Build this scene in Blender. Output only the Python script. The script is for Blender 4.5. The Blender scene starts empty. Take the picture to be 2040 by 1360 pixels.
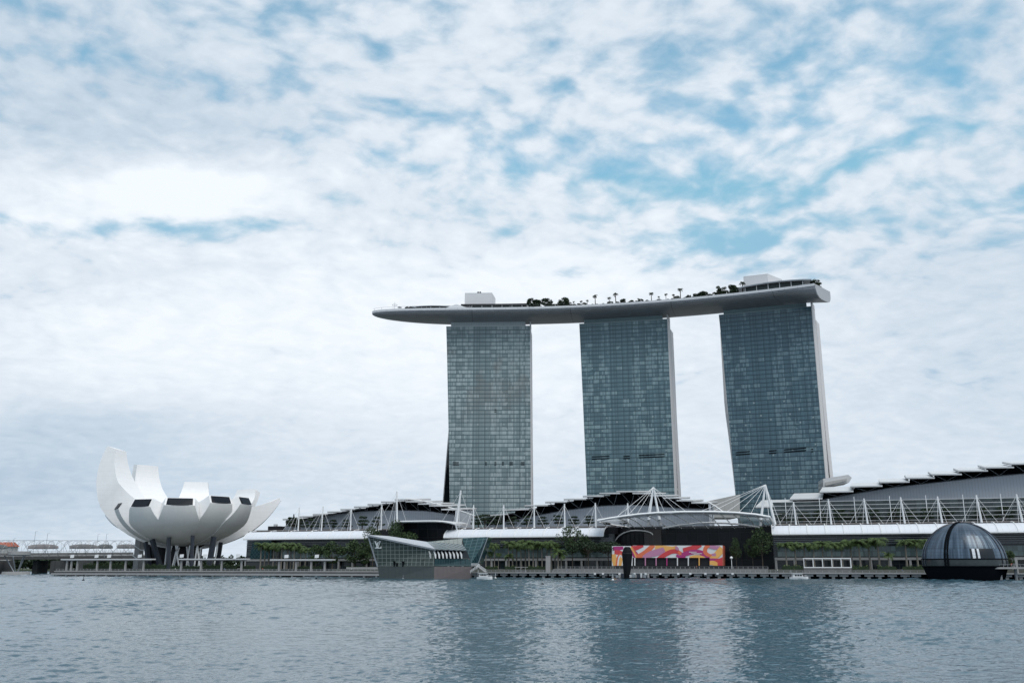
import bpy, bmesh, math, random
from mathutils import Vector, Matrix
R = math.radians
rnd = random.Random(7)
scene = bpy.context.scene
COL = scene.collection

# ------------------------------------------------------------------ camera
HC = 5.8                                   # eye height above the water
PITCH = math.atan(448 / 1800)
CP, SP = math.cos(PITCH), math.sin(PITCH)
cam_d = bpy.data.cameras.new('camera')
cam_d.sensor_width = 36.0
cam_d.lens = 36.0 * 1800 / 2040
cam_d.clip_start = 0.5
cam_d.clip_end = 30000
cam = bpy.data.objects.new('camera', cam_d)
cam.location = (0, 0, HC)
cam.rotation_euler = (math.pi / 2 + PITCH, 0, 0)
COL.objects.link(cam)
scene.camera = cam

# ------------------------------------------------------------------ view transform
vs = scene.view_settings
vs.view_transform = 'Standard'
vs.look = 'None'
vs.exposure = 0.0
vs.gamma = 1.0
vs.use_curve_mapping = False
scene.cycles.max_bounces = 6
scene.cycles.transparent_max_bounces = 8
scene.cycles.sample_clamp_indirect = 4.0
scene.cycles.use_denoising = True

SUN_EL, SUN_AZ = 58, 148       # azimuth clockwise from +Y (straight ahead): sun is right and a little behind
def sun_vec():
    e, a = R(SUN_EL), R(SUN_AZ)
    return Vector((math.cos(e) * math.sin(a), math.cos(e) * math.cos(a), math.sin(e)))

# ------------------------------------------------------------------ node helpers
class NT:
    def __init__(self, tree):
        self.t = tree
        self.n = tree.nodes
        self.l = tree.links
    def new(self, typ, **kw):
        nd = self.n.new(typ)
        for k, v in kw.items():
            setattr(nd, k, v)
        return nd
    def put(self, sock, v):
        if hasattr(v, 'is_linked') or hasattr(v, 'links'):
            self.l.new(v, sock)
        else:
            try:
                sock.default_value = v
            except Exception:
                sock.default_value = (v, v, v)
    def m(self, op, a, b=0.0, c=None, clamp=False):
        nd = self.new('ShaderNodeMath', operation=op, use_clamp=clamp)
        self.put(nd.inputs[0], a); self.put(nd.inputs[1], b)
        if c is not None: self.put(nd.inputs[2], c)
        return nd.outputs[0]
    def vm(self, op, a, b=(0, 0, 0)):
        nd = self.new('ShaderNodeVectorMath', operation=op)
        self.put(nd.inputs[0], a)
        if op == 'SCALE': self.put(nd.inputs['Scale'], b)
        else: self.put(nd.inputs[1], b)
        return nd.outputs[0]
    def comb(self, x, y, z=0.0):
        nd = self.new('ShaderNodeCombineXYZ')
        self.put(nd.inputs[0], x); self.put(nd.inputs[1], y); self.put(nd.inputs[2], z)
        return nd.outputs[0]
    def sep(self, v):
        nd = self.new('ShaderNodeSeparateXYZ'); self.put(nd.inputs[0], v)
        return nd.outputs[0], nd.outputs[1], nd.outputs[2]
    def noise(self, v, scale, detail=3.0, rough=0.5, dist=0.0, dim='3D'):
        nd = self.new('ShaderNodeTexNoise', noise_dimensions=dim)
        if v is not None: self.put(nd.inputs['Vector'], v)
        nd.inputs['Scale'].default_value = scale; nd.inputs['Detail'].default_value = detail
        nd.inputs['Roughness'].default_value = rough; nd.inputs['Distortion'].default_value = dist
        return nd.outputs['Fac'], nd.outputs['Color']
    def white(self, v):
        nd = self.new('ShaderNodeTexWhiteNoise', noise_dimensions='3D'); self.put(nd.inputs['Vector'], v)
        return nd.outputs['Value']
    def mix(self, f, a, b):
        nd = self.new('ShaderNodeMix', data_type='RGBA')
        self.put(nd.inputs[0], f)
        self.put(nd.inputs[6], a if not isinstance(a, tuple) else (*a[:3], 1))
        self.put(nd.inputs[7], b if not isinstance(b, tuple) else (*b[:3], 1))
        return nd.outputs[2]
    def sstep(self, v, lo, hi, a=0.0, b=1.0):
        nd = self.new('ShaderNodeMapRange', interpolation_type='SMOOTHSTEP')
        self.put(nd.inputs[0], v); nd.inputs[1].default_value = lo; nd.inputs[2].default_value = hi
        nd.inputs[3].default_value = a; nd.inputs[4].default_value = b
        return nd.outputs[0]

def pix_uv(px, py):
    a, b = (px - 1020) / 1800, (680 - py) / 1800
    y, z = CP - b * SP, SP + b * CP
    return a / y, z / y

# ------------------------------------------------------------------ world: Nishita sky behind broken cloud
world = bpy.data.worlds.new('World')
scene.world = world
world.use_nodes = True
def build_world():
    g = NT(world.node_tree)
    g.n.clear()
    out = g.new('ShaderNodeOutputWorld')
    bg = g.new('ShaderNodeBackground')
    bg.inputs['Strength'].default_value = 0.1
    g.l.new(bg.outputs[0], out.inputs[0])
    sky = g.new('ShaderNodeTexSky', sky_type='NISHITA')
    sky.sun_disc = False
    sky.sun_elevation = R(SUN_EL); sky.sun_rotation = R(SUN_AZ)
    sky.air_density = 1.0; sky.dust_density = 0.6; sky.ozone_density = 1.5
    gen = g.new('ShaderNodeTexCoord').outputs['Generated']
    d = g.vm('NORMALIZE', gen)
    x, y, z = g.sep(d)
    ym = g.m('MAXIMUM', y, 0.12)
    u = g.m('DIVIDE', x, ym); v = g.m('DIVIDE', z, ym)
    zs = g.m('ADD', g.m('MAXIMUM', z, 0.0), 0.26)
    plane = g.comb(g.m('DIVIDE', x, zs), g.m('DIVIDE', y, zs), 0.0)
    # wobble so the large shapes are ragged
    _, wc = g.noise(g.comb(u, v, 0.0), 4.5, 4.0, 0.55)
    wx, wy, _w = g.sep(wc)
    uw = g.m('ADD', u, g.m('MULTIPLY', g.m('SUBTRACT', wx, 0.5), 0.14))
    vw = g.m('ADD', v, g.m('MULTIPLY', g.m('SUBTRACT', wy, 0.5), 0.07))
    front = g.sstep(y, 0.0, 0.25)
    def blob(px, py, rx, ry, tilt=0.0, p=1.0):
        u0, v0 = pix_uv(px, py)
        u1, _ = pix_uv(px + rx, py); _, v1 = pix_uv(px, py - ry)
        su, sv = abs(u1 - u0), abs(v1 - v0)
        du = g.m('SUBTRACT', uw, u0); dv = g.m('SUBTRACT', vw, v0)
        if tilt:
            dv = g.m('SUBTRACT', dv, g.m('MULTIPLY', du, tilt))
        e = g.m('ADD', g.m('POWER', g.m('ABSOLUTE', g.m('DIVIDE', du, su)), 2.0), g.m('POWER', g.m('ABSOLUTE', g.m('DIVIDE', dv, sv)), 2.0))
        if p != 1.0: e = g.m('POWER', e, p)
        e = g.m('POWER', 2.71828, g.m('MULTIPLY', e, -1.0))
        return g.m('MULTIPLY', e, front)
    def add(*vals):
        r = vals[0]
        for q in vals[1:]: r = g.m('ADD', r, q)
        return r
    def mul(a, k): return g.m('MULTIPLY', a, k)
    # --- cloud texture in the cloud layer's own plane
    _, warp_c = g.noise(plane, 2.4, 4.0, 0.55)
    pw = g.vm('ADD', plane, g.vm('SCALE', g.vm('SUBTRACT', warp_c, (0.5, 0.5, 0.5)), 0.12))
    rot = g.new('ShaderNodeMapping'); g.put(rot.inputs[0], pw)
    rot.inputs['Rotation'].default_value = (0, 0, R(-35)); rot.inputs['Scale'].default_value = (1.0, 1.15, 1.0)
    n1, _ = g.noise(rot.outputs[0], 15.0, 2.5, 0.5)
    vo = g.new('ShaderNodeTexVoronoi', feature='SMOOTH_F1', voronoi_dimensions='2D'); g.put(vo.inputs['Vector'], g.vm('ADD', rot.outputs[0], g.vm('SCALE', g.vm('SUBTRACT', warp_c, (0.5, 0.5, 0.5)), 0.25)))
    vo.inputs['Scale'].default_value = 12.0; vo.inputs['Smoothness'].default_value = 0.9; vo.inputs['Detail'].default_value = 1.0
    vf = g.m('SUBTRACT', 0.82, g.m('MULTIPLY', vo.outputs['Distance'], 0.75))
    cells = g.m('ADD', g.m('MULTIPLY', n1, 0.62), g.m('MULTIPLY', vf, 0.38))
    fine, _ = g.noise(rot.outputs[0], 38.0, 6.0, 0.6)
    soft, _ = g.noise(plane, 1.8, 4.0, 0.5)
    fbm = add(mul(cells, 1.05), mul(fine, 0.26), mul(soft, 0.40))        # about 0.85 on average
    # coverage bias: more gaps where the photo shows blue
    holes = add(mul(blob(1400, 485, 165, 34, 0.06), 0.30), mul(blob(1580, 230, 440, 250), 0.12), mul(blob(1330, 380, 260, 90, -0.1), 0.11),
                mul(blob(1930, 150, 240, 150), 0.06), mul(blob(2000, 420, 110, 50), 0.17), mul(blob(325, 460, 230, 32, 0.05), 0.36), mul(blob(150, 95, 90, 60), 0.10),
                mul(blob(560, 20, 300, 70), 0.09), mul(blob(980, 330, 110, 60), 0.12), mul(blob(90, 740, 110, 20), 0.04), mul(blob(850, 825, 110, 16), 0.16), mul(blob(1900, 760, 200, 50), 0.12), mul(blob(1080, 800, 90, 30), 0.10))
    fill = add(mul(blob(340, 372, 230, 60, 0.02), 0.3), mul(blob(640, 590, 620, 150), 0.20), mul(blob(900, 190, 330, 170), 0.02), mul(blob(250, 270, 300, 110), 0.14), mul(blob(1560, 610, 600, 60), 0.10))
    low = g.sstep(v, 0.38, 0.10, 0.0, 0.26)
    base = g.m('ADD', g.m('SUBTRACT', fbm, holes), g.m('ADD', fill, low))
    cov = g.sstep(base, 0.44, 0.86)
    cov = g.m('MINIMUM', g.m('ADD', g.m('MULTIPLY', cov, 0.84), 0.16), 1.0)
    # --- brightness of the cloud itself
    bright = add(mul(blob(355, 372, 190, 52, 0.0, 1.3), 0.75), mul(blob(70, 355, 130, 50), 0.30), mul(blob(120, 440, 240, 28, 0.05), 0.35), mul(blob(640, 620, 560, 150), 0.36),
                 mul(blob(1130, 560, 260, 60), 0.26), mul(blob(620, 330, 260, 60, 0.2), 0.16), mul(blob(180, 700, 260, 90), 0.16), mul(blob(1000, 780, 520, 160), 0.22))
    dark = add(mul(blob(120, 190, 340, 190), 0.34), mul(blob(40, 960, 380, 130), 0.42), mul(blob(480, 250, 260, 90, 0.1), 0.14), mul(blob(220, 840, 340, 40), 0.22), mul(blob(1960, 620, 300, 260), 0.20),
               mul(blob(300, 460, 230, 30), 0.10), mul(blob(900, 960, 900, 110), 0.14), mul(blob(1960, 60, 250, 200), 0.18), mul(blob(1300, 40, 300, 90), 0.10), mul(blob(60, 20, 520, 120), 0.16), mul(blob(2020, 300, 160, 300), 0.10), mul(blob(250, 560, 300, 40, 0.05), 0.10), mul(blob(1750, 800, 400, 60), 0.06))
    puff = g.m('SUBTRACT', add(mul(cells, 1.05), mul(soft, 0.6), mul(fine, 0.5)), 1.05)
    puff = g.m('MULTIPLY', puff, g.sstep(v, 0.12, 0.5, 0.45, 1.0))
    behind = g.sstep(y, 0.1, -0.35, 0.0, 0.28)  # unseen sky behind the camera darkened so the glass reflects less
    sh = g.m('SUBTRACT', add(0.57, puff, bright), g.m('ADD', dark, behind))
    sh = g.m('MINIMUM', g.m('MAXIMUM', sh, 0.0), 1.1)
    grey = (4.7, 5.9, 7.15); white = (9.15, 9.7, 10.3)
    cloud = g.mix(sh, grey, white)
    tint = g.new('ShaderNodeMix', data_type='RGBA', blend_type='MULTIPLY'); tint.inputs[0].default_value = 1.0
    g.l.new(sky.outputs[0], tint.inputs[6]); tint.inputs[7].default_value = (SKY_TINT[0], SKY_TINT[1], SKY_TINT[2], 1)
    blue = g.vm('MINIMUM', tint.outputs[2], (3.1, 5.05, 6.95))
    col = g.mix(cov, blue, cloud)
    g.l.new(col, bg.inputs['Color'])
SKY_TINT = (1.45, 2.35, 2.0)
build_world()

# ------------------------------------------------------------------ sun behind thin cloud
sun_d = bpy.data.lights.new('sun', 'SUN')
sun_d.energy = 2.0
sun_d.angle = R(40)
sun_d.color = (1.0, 0.96, 0.9)
sun = bpy.data.objects.new('sun', sun_d)
sun.rotation_euler = sun_vec().to_track_quat('Z', 'Y').to_euler()
COL.objects.link(sun)

# ------------------------------------------------------------------ where things stand
# bayfront frame: s runs along the promenade edge (to the right), t runs inland, z up
EX, EY = 1 / math.sqrt(1.09), -0.3 / math.sqrt(1.09)
NX, NY = -EY, EX
T0 = 500.0
def W(s, t, z): return Vector((s * EX + t * NX, T0 + s * EY + t * NY, z))
def ray(px, py):
    a, b = (px - 1020) / 1800, (680 - py) / 1800
    return Vector((a, CP - b * SP, SP + b * CP))
CAM = Vector((0, 0, HC))
def at(px, py, Y):
    d = ray(px, py); return CAM + d * (Y / d.y)
def onz(px, py, z):
    d = ray(px, py); return CAM + d * ((z - HC) / d.z)
def on(px, py, t):
    d = ray(px, py); n = Vector((NX, NY, 0)); o = Vector((0, T0, 0))
    return CAM + d * ((t - (CAM - o).dot(n)) / d.dot(n))
def st(px, py, t):
    p = on(px, py, t) - Vector((0, T0, 0))
    return p.x * EX + p.y * EY, p.z
def S(px, t, z):
    a = (px - 1020) / 1800
    return (a * ((T0 + t * NY) * CP + (z - HC) * SP) - t * NX) / (EX - a * EY * CP)

# ------------------------------------------------------------------ mesh builder
ORG = {}
class MB:
    def __init__(self):
        self.v, self.f, self.mi, self.uv = [], [], [], {}
    def add(self, vs_, fs, mi=0, uvs=None):
        o = len(self.v)
        self.v += [Vector(p) for p in vs_]
        for k, f in enumerate(fs):
            if uvs: self.uv[len(self.f)] = uvs[k]
            self.f.append([o + i for i in f]); self.mi.append(mi)
        return self
    def hexa(self, b, t, mi=0):
        n = len(b)
        return self.add(list(b) + list(t), [list(range(n))[::-1], list(range(n, 2 * n))] + [[i, (i + 1) % n, n + (i + 1) % n, n + i] for i in range(n)], mi)
    def prism(self, poly, vec, mi=0):
        vec = Vector(vec); return self.hexa([Vector(p) for p in poly], [Vector(p) + vec for p in poly], mi)
    def box(self, x0, x1, y0, y1, z0, z1, mi=0):
        return self.hexa([(x0, y0, z0), (x1, y0, z0), (x1, y1, z0), (x0, y1, z0)], [(x0, y0, z1), (x1, y0, z1), (x1, y1, z1), (x0, y1, z1)], mi)
    def wbox(self, s0, s1, t0, t1, z0, z1, mi=0):          # a box in the bayfront frame
        return self.hexa([W(s0, t0, z0), W(s1, t0, z0), W(s1, t1, z0), W(s0, t1, z0)], [W(s0, t0, z1), W(s1, t0, z1), W(s1, t1, z1), W(s0, t1, z1)], mi)
    def tube(self, p, q, r0, r1=None, n=6, mi=0):
        return self.path([p, q], [r0, r0 if r1 is None else r1], n, mi)
    def path(self, pts, r, n=6, mi=0):
        pts = [Vector(p) for p in pts]
        rs = r if isinstance(r, (list, tuple)) else [r] * len(pts)
        secs = []
        for i, p in enumerate(pts):
            d = (pts[min(i + 1, len(pts) - 1)] - pts[max(i - 1, 0)]).normalized()
            up = Vector((0, 0, 1)) if abs(d.z) < 0.95 else Vector((1, 0, 0))
            a = d.cross(up).normalized(); b = a.cross(d).normalized()
            secs.append([p + (a * math.cos(2 * math.pi * k / n) + b * math.sin(2 * math.pi * k / n)) * rs[i] for k in range(n)])
        return self.loft(secs, True, True, mi)
    def bar(self, p, q, w, h, mi=0):
        p, q = Vector(p), Vector(q); d = (q - p).normalized()
        up = Vector((0, 0, 1)) if abs(d.z) < 0.95 else Vector((0, 1, 0))
        a = d.cross(up).normalized() * (w / 2); b = a.cross(d).normalized() * (h / 2)
        return self.hexa([p - a - b, p + a - b, p + a + b, p - a + b], [q - a - b, q + a - b, q + a + b, q - a + b], mi)
    def loft(self, secs, ring=True, cap=True, mi=0):
        n = len(secs[0]); vs_ = [p for s in secs for p in s]; fs = []
        for i in range(len(secs) - 1):
            for k in range(n if ring else n - 1):
                k2 = (k + 1) % n
                fs.append([i * n + k, i * n + k2, (i + 1) * n + k2, (i + 1) * n + k])
        if cap and ring:
            fs.append(list(range(n))[::-1]); fs.append([(len(secs) - 1) * n + k for k in range(n)])
        return self.add(vs_, fs, mi)
    def lathe(self, c, prof, n=16, mi=0):
        c = Vector(c)
        return self.loft([[c + Vector((r * math.cos(2 * math.pi * k / n), r * math.sin(2 * math.pi * k / n), z)) for k in range(n)] for r, z in prof], True, True, mi)
    def build(self, name, mat, parent=None, smooth=None, recalc=True, org=None):
        if org is None:
            org = ORG.get(parent.name, Vector((0, 0, 0))) if parent else Vector((0, 0, 0))
        me = bpy.data.meshes.new(name)
        me.from_pydata([tuple(p - org) for p in self.v], [], self.f)
        mats = mat if isinstance(mat, (list, tuple)) else [mat]
        for m_ in mats: me.materials.append(m_)
        for p, k in zip(me.polygons, self.mi): p.material_index = k
        if self.uv:
            ul = me.uv_layers.new(name='UVMap')
            for fi, uvs in self.uv.items():
                for li, uvc in zip(me.polygons[fi].loop_indices, uvs): ul.data[li].uv = uvc
        if recalc:
            bm = bmesh.new(); bm.from_mesh(me)
            bmesh.ops.remove_doubles(bm, verts=bm.verts, dist=0.0005)
            bmesh.ops.recalc_face_normals(bm, faces=bm.faces)
            bm.to_mesh(me); bm.free()
        if smooth is not None:
            me.shade_smooth(); me.set_sharp_from_angle(angle=R(smooth))
        o = bpy.data.objects.new(name, me); COL.objects.link(o)
        if parent: o.parent = parent
        ORG[o.name] = Vector(org)
        return o
def tag(o, label, cat, group=None):
    o['label'] = label; o['category'] = cat
    if group: o['group'] = group
    return o
def thing(name, label, cat, loc, group=None):
    o = bpy.data.objects.new(name, None); COL.objects.link(o); o.location = loc
    o.empty_display_size = 1.0
    ORG[o.name] = Vector(loc)
    return tag(o, label, cat, group)
def solo(mb, name, mat, label, cat, group=None, loc=None, smooth=None):
    loc = Vector(loc) if loc is not None else sum(mb.v, Vector()) / len(mb.v)
    o = mb.build(name, mat, None, smooth, org=loc); o.location = loc
    return tag(o, label, cat, group)
def struct(mb, name, mat, parent=None, smooth=None):
    o = mb.build(name, mat, parent, smooth)
    if not parent: o['kind'] = 'structure'
    return o
def dup(o, parent=None):
    c = o.copy(); COL.objects.link(c)
    if parent: c.parent = parent
    for ch in list(o.children): dup(ch, c)
    return c
ORD = 'first second third fourth fifth sixth seventh eighth ninth tenth eleventh twelfth thirteenth fourteenth fifteenth sixteenth seventeenth eighteenth nineteenth twentieth'.split()

# ------------------------------------------------------------------ materials
def mat(name, col, rough=0.6, metal=0.0, var=0.12, scale=0.35, spec=0.5, bump=0.0, bscale=3.0, extra=None, streak=0.0):
    m_ = bpy.data.materials.new(name); m_.use_nodes = True
    g = NT(m_.node_tree); b = g.n['Principled BSDF']
    pos = g.new('ShaderNodeNewGeometry').outputs['Position']
    f, _ = g.noise(pos, scale, 5.0, 0.6)
    k = g.m('ADD', 1.0 - var, g.m('MULTIPLY', f, 2 * var))
    if streak:
        px_, py_, pz_ = g.sep(pos)
        s_, _ = g.noise(g.comb(g.m('MULTIPLY', px_, 1.0), g.m('MULTIPLY', py_, 1.0), g.m('MULTIPLY', pz_, 0.06)), 0.9, 4.0, 0.6)
        k = g.m('MULTIPLY', k, g.m('ADD', 1.0 - streak, g.m('MULTIPLY', s_, 2 * streak)))
    c = g.vm('SCALE', tuple(col), k)
    if extra: c = extra(g, c, pos)
    g.l.new(c, b.inputs['Base Color'])
    b.inputs['Roughness'].default_value = rough; b.inputs['Metallic'].default_value = metal
    b.inputs['Specular IOR Level'].default_value = spec
    if bump:
        h, _ = g.noise(pos, bscale, 5.0, 0.6)
        bn = g.new('ShaderNodeBump'); bn.inputs['Strength'].default_value = bump; bn.inputs['Distance'].default_value = 0.2
        g.l.new(h, bn.inputs['Height']); g.l.new(bn.outputs[0], b.inputs['Normal'])
    return m_
def lines(period, width, depth, axis=2, thick_fade=0.0):
    def ex(g, c, pos):
        p = g.sep(pos)[axis]
        f = g.m('FRACT', g.m('DIVIDE', p, period))
        k = g.m('LESS_THAN', f, width / period)
        return g.vm('SCALE', c, g.m('SUBTRACT', 1.0, g.m('MULTIPLY', k, depth)))
    return ex
def along(period, width, depth):           # seams across the bayfront direction
    def ex(g, c, pos):
        x, y, z = g.sep(pos)
        s_ = g.m('ADD', g.m('MULTIPLY', x, EX), g.m('MULTIPLY', y, EY))
        k = g.m('LESS_THAN', g.m('FRACT', g.m('DIVIDE', s_, period)), width / period)
        return g.vm('SCALE', c, g.m('SUBTRACT', 1.0, g.m('MULTIPLY', k, depth)))
    return ex
M = {}
M['white'] = mat('white_painted_steel', (0.78, 0.79, 0.80), 0.4, var=0.06)
M['roofwhite'] = mat('white_roof_sheet', (0.58, 0.59, 0.60), 0.45, var=0.08, scale=0.12)
M['vault'] = mat('white_canopy_sheet', (0.66, 0.69, 0.74), 0.5, var=0.06, scale=0.15, extra=along(3.05, 0.12, 0.22))
M['lotus'] = mat('white_composite_panels', (0.80, 0.80, 0.80), 0.42, var=0.05, scale=0.2, extra=lines(3.3, 0.10, 0.13), streak=0.05)
M['lotusbelly'] = mat('white_composite_belly', (0.80, 0.785, 0.76), 0.5, var=0.05, scale=0.2, streak=0.06)
M['concrete'] = mat('pale_concrete', (0.33, 0.33, 0.33), 0.8, var=0.2, scale=0.3, streak=0.15)
M['dconcrete'] = mat('stained_concrete', (0.20, 0.20, 0.20), 0.85, var=0.3, scale=0.4, streak=0.2)
M['deck'] = mat('timber_deck', (0.19, 0.18, 0.175), 0.8, var=0.25, scale=0.5)
M['paving'] = mat('grey_paving', (0.30, 0.30, 0.29), 0.8, var=0.2, scale=0.2)
M['greywall'] = mat('grey_ribbed_cladding', (0.50, 0.53, 0.58), 0.55, var=0.06, scale=0.06, extra=along(1.6, 0.25, 0.18))
M['black'] = mat('black_metal_and_shade', (0.008, 0.010, 0.013), 0.8, var=0.2, spec=0.0)
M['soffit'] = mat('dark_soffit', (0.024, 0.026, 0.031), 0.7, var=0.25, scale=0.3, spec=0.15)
M['endwall'] = mat('pale_end_cladding', (0.62, 0.60, 0.60), 0.5, var=0.05, scale=0.05, extra=lines(3.45, 0.18, 0.12))
M['endwall2'] = mat('pale_rear_cladding', (0.66, 0.64, 0.645), 0.5, var=0.05, scale=0.05, extra=lines(3.45, 0.18, 0.12))
M['darkglass'] = mat('dark_glass', (0.009, 0.015, 0.020), 0.08, var=0.3, spec=0.4)
M['tealglass'] = mat('teal_glass', (0.030, 0.075, 0.085), 0.08, var=0.35, scale=0.5, spec=0.6)
M['skylight'] = mat('black_skylight_glass', (0.010, 0.014, 0.020), 0.4, var=0.2, spec=0.12)
M['granite'] = mat('dark_granite', (0.075, 0.088, 0.085), 0.35, var=0.25, scale=0.5, extra=along(4.0, 0.12, 0.3), streak=0.15)
M['redgranite'] = mat('reddish_granite', (0.15, 0.128, 0.128), 0.4, var=0.2, scale=0.5, streak=0.15)
M['column'] = mat('dark_blue_steel', (0.022, 0.028, 0.042), 0.4, var=0.15)
M['trunk'] = mat('grey_palm_trunk', (0.20, 0.185, 0.16), 0.9, var=0.25, scale=2.0, extra=lines(0.45, 0.1, 0.25))
M['bark'] = mat('brown_bark', (0.085, 0.07, 0.055), 0.9, var=0.3, scale=3.0)
M['rail'] = mat('grey_steel_rail', (0.33, 0.34, 0.35), 0.45, metal=0.3, var=0.1)
M['steel'] = mat('brushed_steel', (0.30, 0.32, 0.34), 0.35, metal=0.6, var=0.15)
M['brick'] = mat('red_roof_tiles', (0.36, 0.10, 0.06), 0.8, var=0.25, scale=0.5)
M['stone'] = mat('grey_stone_cladding', (0.42, 0.42, 0.41), 0.7, var=0.12, scale=0.1, extra=along(6.0, 0.3, 0.15))

def foliage(name, dark, light):
    m_ = bpy.data.materials.new(name); m_.use_nodes = True
    g = NT(m_.node_tree); b = g.n['Principled BSDF']
    geo = g.new('ShaderNodeNewGeometry')
    f, _ = g.noise(geo.outputs['Position'], 0.55, 3.0, 0.6)
    rv = geo.outputs['Random Per Island']
    k = g.m('ADD', g.m('MULTIPLY', f, 0.6), g.m('MULTIPLY', rv, 0.5), clamp=True)
    g.l.new(g.mix(k, dark, light), b.inputs['Base Color'])
    b.inputs['Roughness'].default_value = 0.6; b.inputs['Specular IOR Level'].default_value = 0.25
    return m_
M['palm'] = foliage('palm_fronds', (0.024, 0.050, 0.016), (0.105, 0.155, 0.050))
M['leaf'] = foliage('green_leaves', (0.018, 0.036, 0.016), (0.060, 0.095, 0.038))
M['leafdark'] = foliage('dark_leaves', (0.011, 0.022, 0.013), (0.034, 0.056, 0.028))
M['leaflight'] = foliage('light_leaves', (0.035, 0.060, 0.018), (0.11, 0.15, 0.05))

def facade_mat(name, glass, curtain, line, prob, mid=(0.33, 0.56), warm_reflect=0.0, topdark=0.0):
    """Curtain wall: storeys, room bays and panes in metres of the UV map; some rooms have drawn curtains."""
    m_ = bpy.data.materials.new(name); m_.use_nodes = True
    g = NT(m_.node_tree); b = g.n['Principled BSDF']
    uv = g.new('ShaderNodeUVMap', uv_map='UVMap').outputs[0]
    u, v, _ = g.sep(uv)
    FL, BAY, PANE = 3.2, 4.48, 1.12
    fu, fv = g.m('FLOOR', g.m('DIVIDE', u, BAY)), g.m('FLOOR', g.m('DIVIDE', v, FL))
    fp = g.m('FLOOR', g.m('DIVIDE', u, PANE))
    room = g.white(g.comb(fu, fv, 1.7)); room2 = g.white(g.comb(g.m('FLOOR', g.m('DIVIDE', u, BAY * 2)), fv, 5.1))
    pane = g.white(g.comb(fp, fv, 3.3)); colr = g.white(g.comb(fp, 0.0, 9.1)); bayc = g.white(g.comb(fu, 2.0, 4.4))
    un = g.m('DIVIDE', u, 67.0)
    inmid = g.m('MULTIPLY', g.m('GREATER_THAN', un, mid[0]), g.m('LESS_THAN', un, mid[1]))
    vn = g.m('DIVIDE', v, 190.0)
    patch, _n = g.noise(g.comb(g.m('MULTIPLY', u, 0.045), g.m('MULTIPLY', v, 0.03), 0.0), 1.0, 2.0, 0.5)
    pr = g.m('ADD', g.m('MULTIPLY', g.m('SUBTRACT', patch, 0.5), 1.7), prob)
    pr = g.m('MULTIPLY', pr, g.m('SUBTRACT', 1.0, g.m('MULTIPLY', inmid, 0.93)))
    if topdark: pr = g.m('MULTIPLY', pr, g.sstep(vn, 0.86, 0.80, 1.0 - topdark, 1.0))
    full = g.m('LESS_THAN', room, pr)
    full2 = g.m('LESS_THAN', room2, g.m('MULTIPLY', pr, 0.3))
    edge = g.m('MULTIPLY', g.m('GREATER_THAN', colr, 0.70), g.m('LESS_THAN', pane, g.m('ADD', g.m('MULTIPLY', pr, 0.9), 0.25)))
    edge = g.m('MULTIPLY', edge, g.m('SUBTRACT', 1.0, inmid))
    k = g.m('MAXIMUM', g.m('MAXIMUM', full, full2), g.m('MULTIPLY', edge, 1.0))
    k = g.m('MULTIPLY', k, g.m('ADD', 0.35, g.m('MULTIPLY', pane, 0.75)))
    k = g.m('MINIMUM', k, 1.0)
    gl = g.vm('SCALE', glass, g.m('ADD', 0.80, g.m('ADD', g.m('MULTIPLY', room, 0.14), g.m('MULTIPLY', colr, 0.26))))
    c = g.mix(k, gl, curtain)
    if warm_reflect:  # brown reflection painted into the colour of the upper glass
        wz, _n = g.noise(g.comb(g.m('MULTIPLY', u, 0.04), g.m('MULTIPLY', v, 0.02), 3.0), 1.0, 3.0, 0.6)
        c = g.mix(g.m('MULTIPLY', g.sstep(wz, 0.48, 0.62), g.m('MULTIPLY', g.sstep(vn, 0.45, 0.9), warm_reflect)), c, (0.20, 0.185, 0.16))
    wf = g.m('LESS_THAN', g.m('FRACT', g.m('DIVIDE', v, FL)), 0.19)
    wp = g.m('LESS_THAN', g.m('FRACT', g.m('DIVIDE', u, PANE)), 0.16)
    wb = g.m('LESS_THAN', g.m('FRACT', g.m('DIVIDE', u, BAY)), 0.075)
    lamp = g.m('MULTIPLY', g.m('GREATER_THAN', g.white(g.comb(fp, fv, 7.7)), 0.978), g.m('LESS_THAN', vn, 0.62))
    fr = g.m('FRACT', g.m('DIVIDE', v, FL))
    lamp = g.m('MULTIPLY', lamp, g.m('MULTIPLY', g.m('GREATER_THAN', fr, 0.45), g.m('LESS_THAN', fr, 0.8)))
    c = g.mix(g.m('MULTIPLY', lamp, 0.5), c, (0.45, 0.52, 0.52))
    c = g.mix(g.m('MAXIMUM', g.m('MULTIPLY', wf, 0.95), g.m('MAXIMUM', g.m('MULTIPLY', wp, 0.36), g.m('MULTIPLY', wb, 0.75))), c, line)
    g.l.new(c, b.inputs['Base Color'])
    b.inputs['Roughness'].default_value = 0.12; b.inputs['Specular IOR Level'].default_value = 0.38
    # every pane is set a hair out of true, so reflections break at the frames
    _, nc = g.noise(g.comb(g.m('MULTIPLY', fp, 3.7), g.m('MULTIPLY', fv, 5.3), 0.0), 1.0, 0.0)
    bn = g.new('ShaderNodeBump'); bn.inputs['Strength'].default_value = 0.25; bn.inputs['Distance'].default_value = 0.1
    hh = g.m('ADD', g.m('MULTIPLY', g.m('FRACT', g.m('DIVIDE', u, PANE)), g.m('MULTIPLY', g.m('SUBTRACT', pane, 0.5), 0.3)), g.m('MULTIPLY', wf, 0.3))
    g.l.new(hh, bn.inputs['Height']); g.l.new(bn.outputs[0], b.inputs['Normal'])
    return m_
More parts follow.
